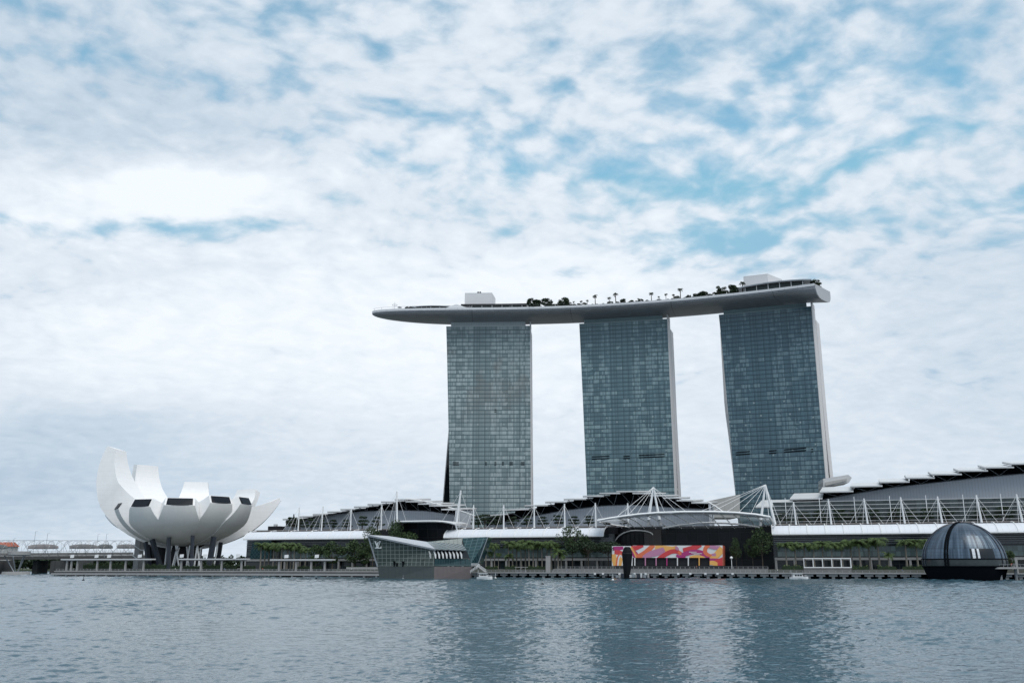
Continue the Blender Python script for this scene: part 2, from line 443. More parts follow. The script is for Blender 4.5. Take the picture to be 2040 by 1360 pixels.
M['fac1'] = facade_mat('grey_green_curtain_wall', (0.200, 0.258, 0.270), (0.370, 0.440, 0.448), (0.050, 0.085, 0.096), 0.46, (0.33, 0.53), warm_reflect=0.6)  # brighter sky reflection painted in as paler glass and more curtains
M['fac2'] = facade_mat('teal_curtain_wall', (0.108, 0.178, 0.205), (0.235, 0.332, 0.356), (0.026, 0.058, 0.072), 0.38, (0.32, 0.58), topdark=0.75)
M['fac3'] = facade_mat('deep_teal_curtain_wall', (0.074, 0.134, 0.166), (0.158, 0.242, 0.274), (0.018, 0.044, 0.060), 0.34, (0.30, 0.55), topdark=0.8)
M['crown1'] = mat('pale_crown_glass', (0.52, 0.57, 0.58), 0.15, var=0.1, extra=along(1.3, 0.2, 0.25))
M['crown2'] = mat('teal_crown_glass', (0.20, 0.27, 0.285), 0.12, var=0.1, extra=along(1.3, 0.2, 0.25))

def hull_mat():
    m_ = bpy.data.materials.new('silver_hull_panels'); m_.use_nodes = True
    g = NT(m_.node_tree); b = g.n['Principled BSDF']
    uv = g.new('ShaderNodeUVMap', uv_map='UVMap').outputs[0]
    u, v, _ = g.sep(uv)
    row = g.m('FLOOR', g.m('DIVIDE', v, 1.5)); uu = g.m('ADD', u, g.m('MULTIPLY', row, 1.7))
    cell = g.white(g.comb(g.m('FLOOR', g.m('DIVIDE', uu, 3.6)), row, 0.0))
    rowc = g.white(g.comb(row, 3.0, 0.0))
    k = g.m('ADD', 0.86, g.m('ADD', g.m('MULTIPLY', cell, 0.16), g.m('MULTIPLY', rowc, 0.12)))
    ln = g.m('MAXIMUM', g.m('LESS_THAN', g.m('FRACT', g.m('DIVIDE', v, 1.5)), 0.12), g.m('LESS_THAN', g.m('FRACT', g.m('DIVIDE', uu, 3.6)), 0.05))
    exp = g.m('LESS_THAN', g.m('FRACT', g.m('DIVIDE', u, 79.0)), 0.008)
    ln = g.m('MAXIMUM', ln, exp)
    c = g.vm('SCALE', (0.27, 0.28, 0.30), g.m('MULTIPLY', k, g.m('SUBTRACT', 1.0, g.m('MULTIPLY', ln, 0.45))))
    g.l.new(c, b.inputs['Base Color'])
    b.inputs['Roughness'].default_value = 0.42; b.inputs['Metallic'].default_value = 0.35
    return m_
M['hull'] = hull_mat()

def grid_glass(name, glass, mull, pu, pv, w=0.12, var=0.5, rough=0.08, diamond=False, spec=0.4):
    """Glazing with mullions, in metres of the UV map."""
    m_ = bpy.data.materials.new(name); m_.use_nodes = True
    g = NT(m_.node_tree); b = g.n['Principled BSDF']
    uv = g.new('ShaderNodeUVMap', uv_map='UVMap').outputs[0]
    u, v, _ = g.sep(uv)
    if diamond:
        a_ = g.m('ADD', g.m('DIVIDE', u, pu), g.m('DIVIDE', v, pv)); b_ = g.m('SUBTRACT', g.m('DIVIDE', u, pu), g.m('DIVIDE', v, pv))
    else:
        a_, b_ = g.m('DIVIDE', u, pu), g.m('DIVIDE', v, pv)
    cell = g.white(g.comb(g.m('FLOOR', a_), g.m('FLOOR', b_), 0.5))
    ln = g.m('MAXIMUM', g.m('LESS_THAN', g.m('FRACT', a_), w), g.m('LESS_THAN', g.m('FRACT', b_), w))
    n_, _c = g.noise(uv, 0.12, 3.0, 0.6)
    gl = g.vm('SCALE', glass, g.m('ADD', 1.0 - var, g.m('ADD', g.m('MULTIPLY', cell, var), g.m('MULTIPLY', n_, var))))
    g.l.new(g.mix(ln, gl, mull), b.inputs['Base Color'])
    g.l.new(g.m('ADD', rough, g.m('MULTIPLY', ln, 0.4)), b.inputs['Roughness'])
    b.inputs['Specular IOR Level'].default_value = spec
    return m_
M['shopglass'] = grid_glass('shopfront_glass', (0.018, 0.028, 0.033), (0.05, 0.055, 0.06), 3.0, 2.4, 0.06, 0.7)
M['greenglass'] = grid_glass('green_gallery_glass', (0.12, 0.165, 0.165), (0.07, 0.085, 0.085), 2.3, 2.6, 0.07, 0.5)
M['crystal'] = grid_glass('olive_crystal_glass', (0.052, 0.070, 0.062), (0.24, 0.27, 0.25), 2.45, 1.85, 0.10, 0.35)
M['crystalteal'] = grid_glass('teal_crystal_glass', (0.022, 0.060, 0.070), (0.055, 0.11, 0.125), 2.6, 2.6, 0.13, 0.4, diamond=True)
M['crystalshop'] = grid_glass('teal_shop_glass', (0.018, 0.048, 0.055), (0.045, 0.08, 0.085), 1.5, 7.0, 0.12, 0.5)
M['hallglass'] = grid_glass('dark_hall_glass', (0.014, 0.016, 0.020), (0.028, 0.029, 0.033), 6.0, 5.0, 0.04, 0.7, 0.2, spec=0.15)
M['screenglass'] = grid_glass('terrace_glass', (0.050, 0.066, 0.070), (0.035, 0.05, 0.05), 4.2, 3.0, 0.05, 0.6)

def dome_mat():
    m_ = bpy.data.materials.new('blue_dome_glass'); m_.use_nodes = True
    g = NT(m_.node_tree); b = g.n['Principled BSDF']
    uv = g.new('ShaderNodeUVMap', uv_map='UVMap').outputs[0]
    u, v, _ = g.sep(uv)                       # u = degrees round the dome, v = metres up it
    _, wcol = g.noise(g.comb(u, v, 0.0), 0.16, 2.0)
    st_ = g.white(g.comb(g.m('FLOOR', g.m('DIVIDE', u, 3.0)), g.m('FLOOR', g.m('DIVIDE', v, 3.6)), 0.0))
    s2, _n = g.noise(g.comb(g.m('MULTIPLY', u, 0.22), g.m('MULTIPLY', v, 0.05), 0.0), 1.0, 3.0, 0.6)
    k = g.m('ADD', g.m('MULTIPLY', st_, 0.35), g.m('MULTIPLY', g.sstep(s2, 0.35, 0.72), 0.65))
    rim = g.sstep(v, 2.0, 17.0, 0.62, 0.2)
    c = g.mix(g.m('MULTIPLY', k, rim), (0.016, 0.034, 0.060), (0.21, 0.30, 0.40))
    # bright blinds and the two dark open bays on the side facing the bay
    inb = g.m('MULTIPLY', g.m('MULTIPLY', g.m('GREATER_THAN', u, 254.0), g.m('LESS_THAN', u, 297.0)), g.m('MULTIPLY', g.m('GREATER_THAN', v, 3.7), g.m('LESS_THAN', v, 9.0)))
    str_, _n = g.noise(g.comb(g.m('MULTIPLY', u, 0.5), g.m('MULTIPLY', v, 0.06), 4.0), 1.0, 2.0, 0.6)
    c = g.mix(g.m('MULTIPLY', inb, g.sstep(str_, 0.4, 0.7)), c, (0.25, 0.32, 0.38))
    op = g.m('MULTIPLY', g.m('MULTIPLY', g.m('GREATER_THAN', u, 253.0), g.m('LESS_THAN', u, 289.0)), g.m('MULTIPLY', g.m('GREATER_THAN', v, 0.2), g.m('LESS_THAN', v, 3.7)))
    whitepanel = g.m('MAXIMUM', g.m('MULTIPLY', g.m('GREATER_THAN', u, 256.0), g.m('LESS_THAN', u, 260.0)), g.m('MULTIPLY', g.m('GREATER_THAN', u, 263.0), g.m('LESS_THAN', u, 266.0)))
    c = g.mix(op, c, g.mix(whitepanel, (0.008, 0.014, 0.02), (0.70, 0.74, 0.78)))
    ln = g.m('LESS_THAN', g.m('FRACT', g.m('DIVIDE', v, 1.2)), 0.14)
    lm = g.m('LESS_THAN', g.m('FRACT', g.m('DIVIDE', v, 3.9)), 0.06)
    c = g.vm('SCALE', c, g.m('SUBTRACT', 1.0, g.m('ADD', g.m('MULTIPLY', ln, 0.25), g.m('MULTIPLY', lm, 0.35))))
    g.l.new(c, b.inputs['Base Color'])
    b.inputs['Roughness'].default_value = 0.30; b.inputs['Specular IOR Level'].default_value = 0.4
    return m_
M['dome'] = dome_mat()

def water_mat():
    m_ = bpy.data.materials.new('bay_water'); m_.use_nodes = True
    g = NT(m_.node_tree); b = g.n['Principled BSDF']
    b.inputs['Base Color'].default_value = (0.040, 0.088, 0.118, 1)
    b.inputs['Roughness'].default_value = 0.10
    b.inputs['IOR'].default_value = 1.34
    pos = g.new('ShaderNodeNewGeometry').outputs['Position']
    mp = g.new('ShaderNodeMapping'); g.put(mp.inputs[0], pos); mp.inputs['Rotation'].default_value = (0, 0, R(14)); mp.inputs['Scale'].default_value = (0.9, 1.0, 1.0)
    p = mp.outputs[0]
    a, _ = g.noise(p, 0.30, 2.0, 0.5)
    c, _ = g.noise(p, 1.15, 2.0, 0.5, 0.4)
    f, _ = g.noise(p, 3.2, 2.0, 0.55, 0.4)
    gust, _ = g.noise(p, 0.016, 3.0, 0.55)
    h = g.m('ADD', g.m('MULTIPLY', a, 0.0), g.m('ADD', g.m('MULTIPLY', c, 0.10), g.m('MULTIPLY', f, 0.12)))
    h = g.m('MULTIPLY', h, g.m('ADD', 0.55, g.m('MULTIPLY', gust, 0.9)))
    bn = g.new('ShaderNodeBump'); bn.inputs['Strength'].default_value = 1.0; bn.inputs['Distance'].default_value = WAVE
    g.l.new(h, bn.inputs['Height']); g.l.new(bn.outputs[0], b.inputs['Normal'])
    return m_
WAVE = 0.3
M['water'] = water_mat()

# ------------------------------------------------------------------ setting: water, land, promenade
def make_water():
    """one sheet: real ripples in front of the camera (their size grows with distance), plain water beyond"""
    import numpy as np
    rs = np.random.RandomState(3)
    ratio, y0, y1 = 1.0023, 32.0, 950.0
    nr = int(math.log(y1 / y0) / math.log(ratio)); nc = 800
    Y = y0 * ratio ** np.arange(nr + 1); q = np.linspace(-1.0, 1.0, nc + 1)
    QQ, YY = np.meshgrid(q, Y); LL = np.log(YY)
    UU = QQ; QQ = QQ * (0.57 * YY + 30.0) / YY
    hgt = np.zeros_like(QQ)
    for lam, amp, cnt in ((0.0086, 0.095, 34), (0.019, 0.072, 24), (0.05, 0.042, 14)):
        for _ in range(cnt):
            ang = rs.normal(math.pi / 2 + 0.25, 0.95); l_ = lam * rs.uniform(0.75, 1.35); k = 2 * math.pi / l_
            hgt += amp * SLOPE * math.sqrt(2.0 / cnt) / k * np.sin(k * (QQ * math.cos(ang) + LL * math.sin(ang)) + rs.uniform(0, 6.283))
    gust = 0.8 + 0.35 * np.sin(9 * QQ + 3 * LL) * np.sin(4.1 * LL - 5 * QQ + 1.0)
    edge = np.clip((1.0 - np.abs(UU)) / 0.08, 0, 1) * np.clip((LL - math.log(y0)) / 0.05, 0, 1) * np.clip((math.log(y1) - LL) / 0.3, 0, 1)
    Z = hgt * YY * gust * edge
    co = np.stack([QQ * YY, YY, Z], -1).reshape(-1, 3)
    n0 = len(co)
    ext = [(-9000, -400, 0), (9000, -400, 0), (9000, 14000, 0), (-9000, 14000, 0)]
    co = np.concatenate([co, np.array(ext, float)])
    i, j = np.meshgrid(np.arange(nr), np.arange(nc), indexing='ij'); w = nc + 1
    quads = np.stack([i * w + j, i * w + j + 1, (i + 1) * w + j + 1, (i + 1) * w + j], -1).reshape(-1, 4)
    A, B, C_, D = 0, nc, nr * w + nc, nr * w
    left = [n0, A] + [k * w for k in range(1, nr + 1)] + [n0 + 3]
    right = [n0 + 1, n0 + 2] + [k * w + nc for k in range(nr, -1, -1)]
    bottom = [n0, n0 + 1] + list(range(nc, -1, -1)); top = [n0 + 2, n0 + 3] + [nr * w + k for k in range(nc + 1)]
    big = [left, right, bottom, top]
    me = bpy.data.meshes.new('water'); me.vertices.add(len(co)); me.vertices.foreach_set('co', co.ravel())
    lv = np.concatenate([quads.ravel()] + [np.array(f) for f in big]); tot = np.concatenate([np.full(len(quads), 4), np.array([len(f) for f in big])])
    st_ = np.concatenate([[0], np.cumsum(tot)[:-1]])
    me.loops.add(len(lv)); me.loops.foreach_set('vertex_index', lv)
    me.polygons.add(len(tot)); me.polygons.foreach_set('loop_start', st_); me.polygons.foreach_set('loop_total', tot)
    me.update(calc_edges=True); me.validate(); sm = np.ones(len(tot), bool); sm[-4:] = False; me.polygons.foreach_set('use_smooth', sm)
    me.materials.append(M['water'])
    o = bpy.data.objects.new('water', me); COL.objects.link(o); o['kind'] = 'structure'
SLOPE = 1.35
make_water()
SL = S(104, 0, 2.0)                          # left end of the promontory
LAND_Z = 4.4
mb = MB()
far = [W(900, 14, 0), W(1200, 1500, 0), W(-500, 1500, 0), W(SL - 30, 330, 0), W(SL + 4, 120, 0), W(SL + 2, 14, 0)]
mb.prism([Vector((p.x, p.y, -2)) for p in far], (0, 0, LAND_Z + 2))
struct(mb, 'ground', mat('planted_ground', (0.10, 0.105, 0.09), 0.9, var=0.4, scale=0.03))
mb = MB()
mb.prism([(-3500, 1330, -2), (-160, 1330, -2), (-160, 2600, -2), (-3500, 2600, -2)], (0, 0, 4.0))
struct(mb, 'far_shore', mat('far_grass_bank', (0.07, 0.085, 0.05), 0.9, var=0.3, scale=0.02))

# promenade decks with their piles: the western terrace, then the long deck in front of the shops
SM = S(752, 0, 2.0); SR = S(2200, 0, 2.0)
mb = MB(); mb.wbox(SL, SM + 6, 2.5, 14, 1.7, 3.2); prom = struct(mb, 'promenade', M['dconcrete'])
mb = MB(); mb.wbox(SL - 0.6, SM + 6, -0.2, 2.5, 0.75, 1.9); struct(mb, 'lower_step', M['concrete'], prom)
mb = MB(); mb.wbox(SL - 0.3, SM + 6, 1.6, 2.5, 2.75, 3.25); struct(mb, 'coping', M['concrete'], prom)
mb = MB(); mb.wbox(SL + 0.5, SM + 6, 3.0, 14, 3.2, 3.28); struct(mb, 'timber_deck', M['deck'], prom)
mb = MB(); mb.wbox(SL + 0.5, SM + 6, 1.2, 1.8, -1, 0.75); struct(mb, 'quay_shade_wall', M['black'], prom)  # wall coloured black to paint the shade below the terrace edge
for k in range(30):
    s_ = SL + 3 + k * (SM - SL) / 29.5
    mb = MB(); mb.wbox(s_ - 0.5, s_ + 0.5, 0.0, 1.1, -1, 0.75); struct(mb, 'pile', M['concrete'], prom)
deck = MB(); deck.wbox(SM + 6, SR, 0, 14, 2.15, 2.8); prom2 = struct(deck, 'promenade', M['dconcrete'])
mb = MB(); mb.wbox(SM + 6, SR, -0.25, 0, 2.35, 2.95); struct(mb, 'coping', M['concrete'], prom2)
mb = MB(); mb.wbox(SM + 6, SR, 0.4, 14, 2.8, 2.86); struct(mb, 'timber_deck', M['deck'], prom2)
mb = MB(); mb.wbox(SM + 6, SR, 4.2, 5.0, -1, 2.15); struct(mb, 'quay_shade_wall', M['black'], prom2)  # black colour paints the shade in the gap under the deck
capmb = MB(); capmb.wbox(-2.0, 2.0, 0.5, 2.6, 1.15, 2.15); capmb.wbox(-0.7, 0.7, 0.9, 2.2, -1, 1.15)
cap0 = None
s_ = SM + 9
k = 0
while s_ < S(2060, 0, 2) and k < 100:
    if not (S(1848, 0, 2) < s_ < S(1990, 0, 2)):
        if cap0 is None:
            cap0 = capmb.build('pile_cap', M['concrete'], prom2, org=W(0, 0, 0) * 1.0); c = cap0
        else:
            c = cap0.copy(); COL.objects.link(c)
        c.location = W(s_, 0, 0) if True else None
        k += 1
    s_ += 5.4 + 0.5 * math.sin(k * 2.1)
# plaza steps between deck and shops in front of the event hall
mb = MB()
for i, (t0_, z0_) in enumerate(((9.0, 3.5), (10.5, 4.1), (12.0, 4.7))):
    mb.wbox(S(1100, 9, 4), S(1530, 9, 4), t0_, 14.5 + 0.002 * i, 2.7, z0_)
struct(mb, 'steps', M['dconcrete'])

# ------------------------------------------------------------------ railings
def railing(s0, s1, t, z, h, step, label, m_='rail', post=0.09):
    r_ = thing('railing', label, 'railing', W((s0 + s1) / 2, t, z), 'railings along the waterfront')
    mb = MB(); mb.bar(W(s0, t, z + h), W(s1, t, z + h), 0.12, 0.10); mb.build('handrail', M[m_], r_)
    mb = MB(); mb.bar(W(s0, t, z + h * 0.5), W(s1, t, z + h * 0.5), 0.06, 0.06); mb.bar(W(s0, t, z + h * 0.22), W(s1, t, z + h * 0.22), 0.06, 0.06); mb.build('lower_rail', M[m_], r_)
    n = min(98, max(2, int((s1 - s0) / step)))
    first = None
    for i in range(n + 1):
        p = W(s0 + (s1 - s0) * i / n, t, z)
        if first is None:
            mb = MB(); mb.box(p.x - post, p.x + post, p.y - post, p.y + post, z, z + h); first = mb.build('post', M[m_], r_)
            p0 = p
        else:
            c = first.copy(); COL.objects.link(c); c.location = p - p0
    return r_
railing(SL + 1, SM, 2.0, 3.25, 1.15, 2.6, 'grey steel railing along the terrace edge below the lotus shaped museum')
railing(S(945, 0, 3), S(1100, 0, 3), 0.3, 2.9, 1.1, 2.4, 'grey railing on the quay edge beside the white pontoon boat')
railing(S(1102, 0, 3), S(1545, 0, 3), 0.3, 2.9, 1.25, 2.4, 'long grey railing on the quay edge below the mural pavilion')
railing(S(1548, 0, 3), S(1842, 0, 3), 0.3, 2.9, 1.0, 3.0, 'grey railing on the quay edge behind the small white boat')
railing(S(1110, 12.4, 5), S(1530, 12.4, 5), 12.4, 4.72, 1.1, 2.4, 'grey railing at the top of the plaza steps before the mural pavilion')

# ------------------------------------------------------------------ the three hotel towers
def tower(label, TL, TR, lean, endw, rearL, rearbase, fac, crown, vents, crownpx, boxes, fins, finright, rear_drop):
    ZT, ZB = 190.0, LAND_Z
    a, b = onz(TL[0], TL[1], ZT), onz(TR[0], TR[1], ZT)
    e = Vector((b.x - a.x, b.y - a.y, 0)); Lw = e.length; e.normalize()
    nb = Vector((-e.y, e.x, 0))
    root = thing('hotel_tower', label, 'skyscraper', (a.lerp(b, 0.5).x, a.lerp(b, 0.5).y, ZB), 'the row of three hotel towers')
    skew = endw / 24.0
    def left(z): return a + e * (lean * (1 - (z - ZB) / (ZT - ZB)) ** 0.9) + Vector((0, 0, z - ZT))
    def right(z): return b + Vector((0, 0, z - ZT))
    back = Vector((skew, 1, 0)) if endw else nb
    zs_ = [ZB + (ZT - ZB) * i / 18 for i in range(19)]
    # bay facade
    mb = MB(); nu = 6; vs_, fs, uvs = [], [], []
    for z in zs_:
        for k in range(nu + 1): vs_.append(left(z).lerp(right(z), k / nu))
    for i in range(18):
        for k in range(nu):
            fs.append([i * (nu + 1) + k, i * (nu + 1) + k + 1, (i + 1) * (nu + 1) + k + 1, (i + 1) * (nu + 1) + k])
            def uvp(ii, kk):
                z = zs_[ii]; l = (right(z) - left(z)).length
                return (67.0 - l * (1 - kk / nu), z - ZB)
            uvs.append([uvp(i, k), uvp(i, k + 1), uvp(i + 1, k + 1), uvp(i + 1, k)])
    mb.add(vs_, fs, 0, uvs)
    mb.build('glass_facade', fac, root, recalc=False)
    # front slab body behind the glass: soffit, roof and left end
    mb = MB()
    mb.loft([[left(z) + nb * 0.3 + e * 0.15, right(z) + nb * 0.3 - e * 0.15, right(z) + back * 10.5 - e * 0.15, left(z) + nb * 10.5 + e * 0.15] for z in zs_[:-1] + [ZT - 0.05]])
    mb.build('front_slab', M['darkglass'], root)
    # pale end wall of the front slab
    mb = MB()
    mb.loft([[right(z) + back * 0.05 + e * 0.0, right(z) + back * 0.05 + e * 0.45, right(z) + back * 10.2 + e * 0.45, right(z) + back * 10.2] for z in (ZB, 60, 120, 180, ZT + 3.6)])
    mb.build('end_wall', M['endwall'], root)
    # rear slab, splayed towards its foot
    def splay(z): return rearbase * max(0.0, 1 - (z - ZB) / 118.0) ** 1.35
    def rr(z): return right(z) + back * (11.0 + 0.4 * splay(z))
    def rl(z):
        t_ = max(0.0, 1 - (z - ZB) / 118.0)
        return Vector((left(ZT).x + rearL[0] + (rearL[1] - rearL[0]) * t_, left(ZT).y, z)) + Vector((0, 12.4 + splay(z), 0))
    zr = [z for z in zs_ if z <= ZT - rear_drop] + [ZT - rear_drop]
    mb = MB(); mb.loft([[rl(z), rr(z), rr(z) + back * 11.5, rl(z) + Vector((0, 11.5, 0))] for z in zr])
    mb.build('rear_slab', M['darkglass'], root)
    mb = MB(); mb.loft([[rr(z) + back * 0.0 + e * 0.02, rr(z) + e * 0.5, rr(z) + back * 11.6 + e * 0.5, rr(z) + back * 11.6 + e * 0.02] for z in zr])
    mb.build('rear_end_wall', M['endwall2'], root)
    mb = MB(); mb.loft([[rl(z) - e * 0.7 - Vector((0, 0.2, 0)), rl(z) - Vector((0, 0.2, 0)), rl(z) + Vector((0, 1.0, 0)), rl(z) + Vector((0, 1.0, 0)) - e * 0.7] for z in zr if z < 150])
    mb.build('leaning_edge', M['endwall2'], root)
    # link glazing in the gap between the slabs
    mb = MB(); mb.loft([[right(z) + back * 10.3 - e * 2.5, rr(z) - back * 0.1 - e * 2.5, rr(z) - back * 0.1 - e * 4, right(z) + back * 10.3 - e * 4] for z in zs_[:-1]])
    mb.build('atrium_glass', M['darkglass'], root)
    mb = MB()
    for z in ((62, 34) if rearbase > 20 else (46,)):
        p, q = right(z) + back * 9.8 - e * 0.6, rr(z) + back * 1.0 - e * 0.6
        mb.bar(p, q, 1.2, 1.4)
    mb.build('link_beam', M['endwall'], root)
    # crown
    def onfac(px, py, off=0.0):
        d = ray(px, py); o = a - nb * off
        return CAM + d * ((o - CAM).dot(nb) / d.dot(nb))
    cl, cr = onfac(*crownpx[0]), onfac(*crownpx[1])
    cl.z = cr.z = ZT
    hz = crownpx[2]
    mb = MB(); mb.hexa([cl + nb * 1.5, cr + nb * 1.5, cr + nb * 8.5, cl + nb * 8.5], [p + Vector((0, 0, hz)) for p in (cl + nb * 1.5, cr + nb * 1.5, cr + nb * 8.5, cl + nb * 8.5)])
    mb.build('glass_crown', crown, root)
    mb = MB()
    tl, tr = left(ZT), right(ZT)
    mb.hexa([tl + Vector((0, 0, 0.02)), tr + Vector((0, 0, 0.02)), tr + nb * 9 + Vector((0, 0, 0.02)), tl + nb * 9 + Vector((0, 0, 0.02))], [p + Vector((0, 0, 0.5)) for p in (tl, tr, tr + nb * 9, tl + nb * 9)])
    mb.build('parapet', crown, root)
    for x0, x1, h in boxes:
        p, q = onfac(x0, crownpx[0][1]), onfac(x1, crownpx[0][1])
        p.z = q.z = ZT + hz
        mb = MB(); mb.hexa([p + nb * 2.5, q + nb * 2.5, q + nb * 7, p + nb * 7], [v_ + Vector((0, 0, h)) for v_ in (p + nb * 2.5, q + nb * 2.5, q + nb * 7, p + nb * 7)])
        mb.build('plant_box', M['endwall'], root)
    for x0 in fins:
        p = onfac(x0, crownpx[0][1]); p.z = ZT + hz
        mb = MB(); mb.hexa([p + nb * 1.6 - e * 0.5, p + nb * 1.6 + e * 0.5, p + nb * 3 + e * 0.5, p + nb * 3 - e * 0.5], [v_ + Vector((0, 0, 1.9)) for v_ in (p + nb * 1.6 - e * 0.5, p + nb * 1.6 + e * 0.5, p + nb * 3 + e * 0.5, p + nb * 3 - e * 0.5)])
        mb.build('roof_fin', M['endwall'], root)
    p = right(ZT) + Vector((0, 0, 0.0))
    mb = MB(); mb.prism([p - e * 0.3 + back * 0.2, p + back * 9.5 - e * 0.3, p + back * 9.5 - e * 0.3 + Vector((0, 0, finright * 0.3)), p + back * 2.2 - e * 0.3 + Vector((0, 0, finright)), p + back * 0.4 - e * 0.3 + Vector((0, 0, finright))], e * 0.9)
    mb.build('end_fin', M['endwall'], root)
    # black ventilation slots
    for x0, x1, y0, y1 in vents:
        q = [onfac(x0, y0), onfac(x1, y0 + (crownpx[3]) * (x1 - x0)), onfac(x1, y1 + (crownpx[3]) * (x1 - x0)), onfac(x0, y1)]
        mb = MB(); mb.prism([v_ - nb * 0.15 for v_ in q], nb * 0.5)
        mb.build('vent_slot', M['black'], root)
    return root
v1 = []
for x0, x1 in ((902, 914), (966, 970), (985, 989), (1000, 1004), (1015, 1022), (1037.5, 1045)):
    v1 += [(x0, x1, 920, 922), (x0, x1, 924, 926)]
v1 += [(985, 989, 815, 816.6), (985, 989, 819, 820.6)]
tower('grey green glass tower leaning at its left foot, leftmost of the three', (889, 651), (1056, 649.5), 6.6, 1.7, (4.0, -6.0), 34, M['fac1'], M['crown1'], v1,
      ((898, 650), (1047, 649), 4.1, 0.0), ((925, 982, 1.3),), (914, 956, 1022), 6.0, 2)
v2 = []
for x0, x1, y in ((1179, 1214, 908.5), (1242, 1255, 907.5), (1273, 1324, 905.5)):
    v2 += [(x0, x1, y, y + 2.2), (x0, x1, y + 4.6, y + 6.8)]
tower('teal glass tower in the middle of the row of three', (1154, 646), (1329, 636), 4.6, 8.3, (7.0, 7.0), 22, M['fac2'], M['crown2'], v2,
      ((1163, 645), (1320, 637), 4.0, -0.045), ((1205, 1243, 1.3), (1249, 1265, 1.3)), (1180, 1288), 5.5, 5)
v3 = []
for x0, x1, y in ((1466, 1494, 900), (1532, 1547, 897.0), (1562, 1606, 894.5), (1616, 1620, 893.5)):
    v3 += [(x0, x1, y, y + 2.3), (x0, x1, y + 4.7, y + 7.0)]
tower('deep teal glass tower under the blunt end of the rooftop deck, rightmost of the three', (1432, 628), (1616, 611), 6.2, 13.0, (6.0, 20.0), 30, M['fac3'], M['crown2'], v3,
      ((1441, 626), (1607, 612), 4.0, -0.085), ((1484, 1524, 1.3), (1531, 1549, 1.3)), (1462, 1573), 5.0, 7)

# ------------------------------------------------------------------ the deck that lies across the towers
ZD = 200.0
near_px = [(752, 619.5), (781, 617), (810, 615.6), (867, 614), (928, 613.4), (990, 613), (1053, 612), (1115, 610), (1178, 607.6), (1250, 602.5), (1337, 596), (1400, 591), (1450, 586.5), (1500, 581), (1548, 575.2), (1590, 569.5), (1624, 564.5)]
raw = [onz(px, py, ZD) for px, py in near_px]
def fit_quad(pts):
    # least squares y = c0 + c1 x + c2 x^2
    import numpy as np
    x = np.array([p.x for p in pts]) / 100; y = np.array([p.y for p in pts])
    A = np.stack([x ** 0, x, x ** 2], 1)
    return np.linalg.lstsq(A, y, rcond=None)[0]
cq = fit_quad(raw[4:])
def near_edge(x): return Vector((x, float(cq[0] + cq[1] * x / 100 + cq[2] * x * x / 10000), ZD))
def slope_at(x): return float(cq[1] / 100 + 2 * cq[2] * x / 10000)
XL, XR = onz(743, 624, ZD - 2.5).x + 1.5, raw[-1].x
WD = 37.0
def deck_sec(x):
    """near edge, far edge (with the prow rounded off) and hull depth at x"""
    n_ = near_edge(x); sl = slope_at(x); nrm = Vector((-sl, 1, 0)).normalized()
    k = min(1.0, max(0.0, (x - XL) / 92.0)); wfac = max(0.02, (1 - (1 - k) ** 2) ** 0.5)
    kk = min(1.0, max(0.0, (x - XL) / 62.0)); dfac = max(0.05, (1 - (1 - kk) ** 2.2) ** 0.42)
    tt = max(0.0, (x - (XR - 90)) / 90.0)
    nrm = (nrm + Vector((0.35 * tt ** 1.5, 0, 0)))
    c = n_ + Vector((-sl, 1, 0)).normalized() * (WD / 2)
    hw_ = WD / 2 * wfac * (1 - 0.42 * tt ** 2.5)
    if tt > 0: c = n_ + nrm * hw_
    return c, nrm, hw_, 4.6 * dfac + 3.9 * max(0.0, (x - (XR - 18)) / 18.0), wfac
xs = [XL + 92 * (1 - math.cos(math.pi / 2 * i / 16)) for i in range(16)]
xs += [XL + 92 + (XR - XL - 92) * i / 34 for i in range(35)]
sky_root = thing('rooftop_deck', 'long grey boat shaped deck lying across the tops of three towers', 'sky deck', (near_edge(60).x, near_edge(60).y + 15, ZD - 8))
secs, uvl = [], []
NS = 18
for x in xs:
    c, nrm, hw, dp, wf_ = deck_sec(x)
    ring = []
    lift = 0.0
    for k in range(NS + 1):
        th = math.pi * k / NS
        cx, sz = math.cos(th), math.sin(th)
        off = -hw * (abs(cx) ** 0.5) * (1 if cx > 0 else -1)
        ring.append(c + nrm * off + Vector((0, 0, -1.3 - dp * sz)))
    secs.append(ring)
secs_deck = secs
mb = MB(); vs_ = [p for r_ in secs for p in r_]; fs, uvs = [], []
acc = [0.0]
for i in range(1, len(xs)): acc.append(acc[-1] + (deck_sec(xs[i])[0] - deck_sec(xs[i - 1])[0]).length)
girth = [0.0]
mid = secs[30]
for k in range(1, NS + 1): girth.append(girth[-1] + (mid[k] - mid[k - 1]).length)
n_ = NS + 1
for i in range(len(xs) - 1):
    for k in range(NS):
        fs.append([i * n_ + k, i * n_ + k + 1, (i + 1) * n_ + k + 1, (i + 1) * n_ + k])
        uvs.append([(acc[i], girth[k]), (acc[i], girth[k + 1]), (acc[i + 1], girth[k + 1]), (acc[i + 1], girth[k])])
mb.add(vs_, fs, 0, uvs)
mb.build('hull', M['hull'], sky_root, smooth=50)
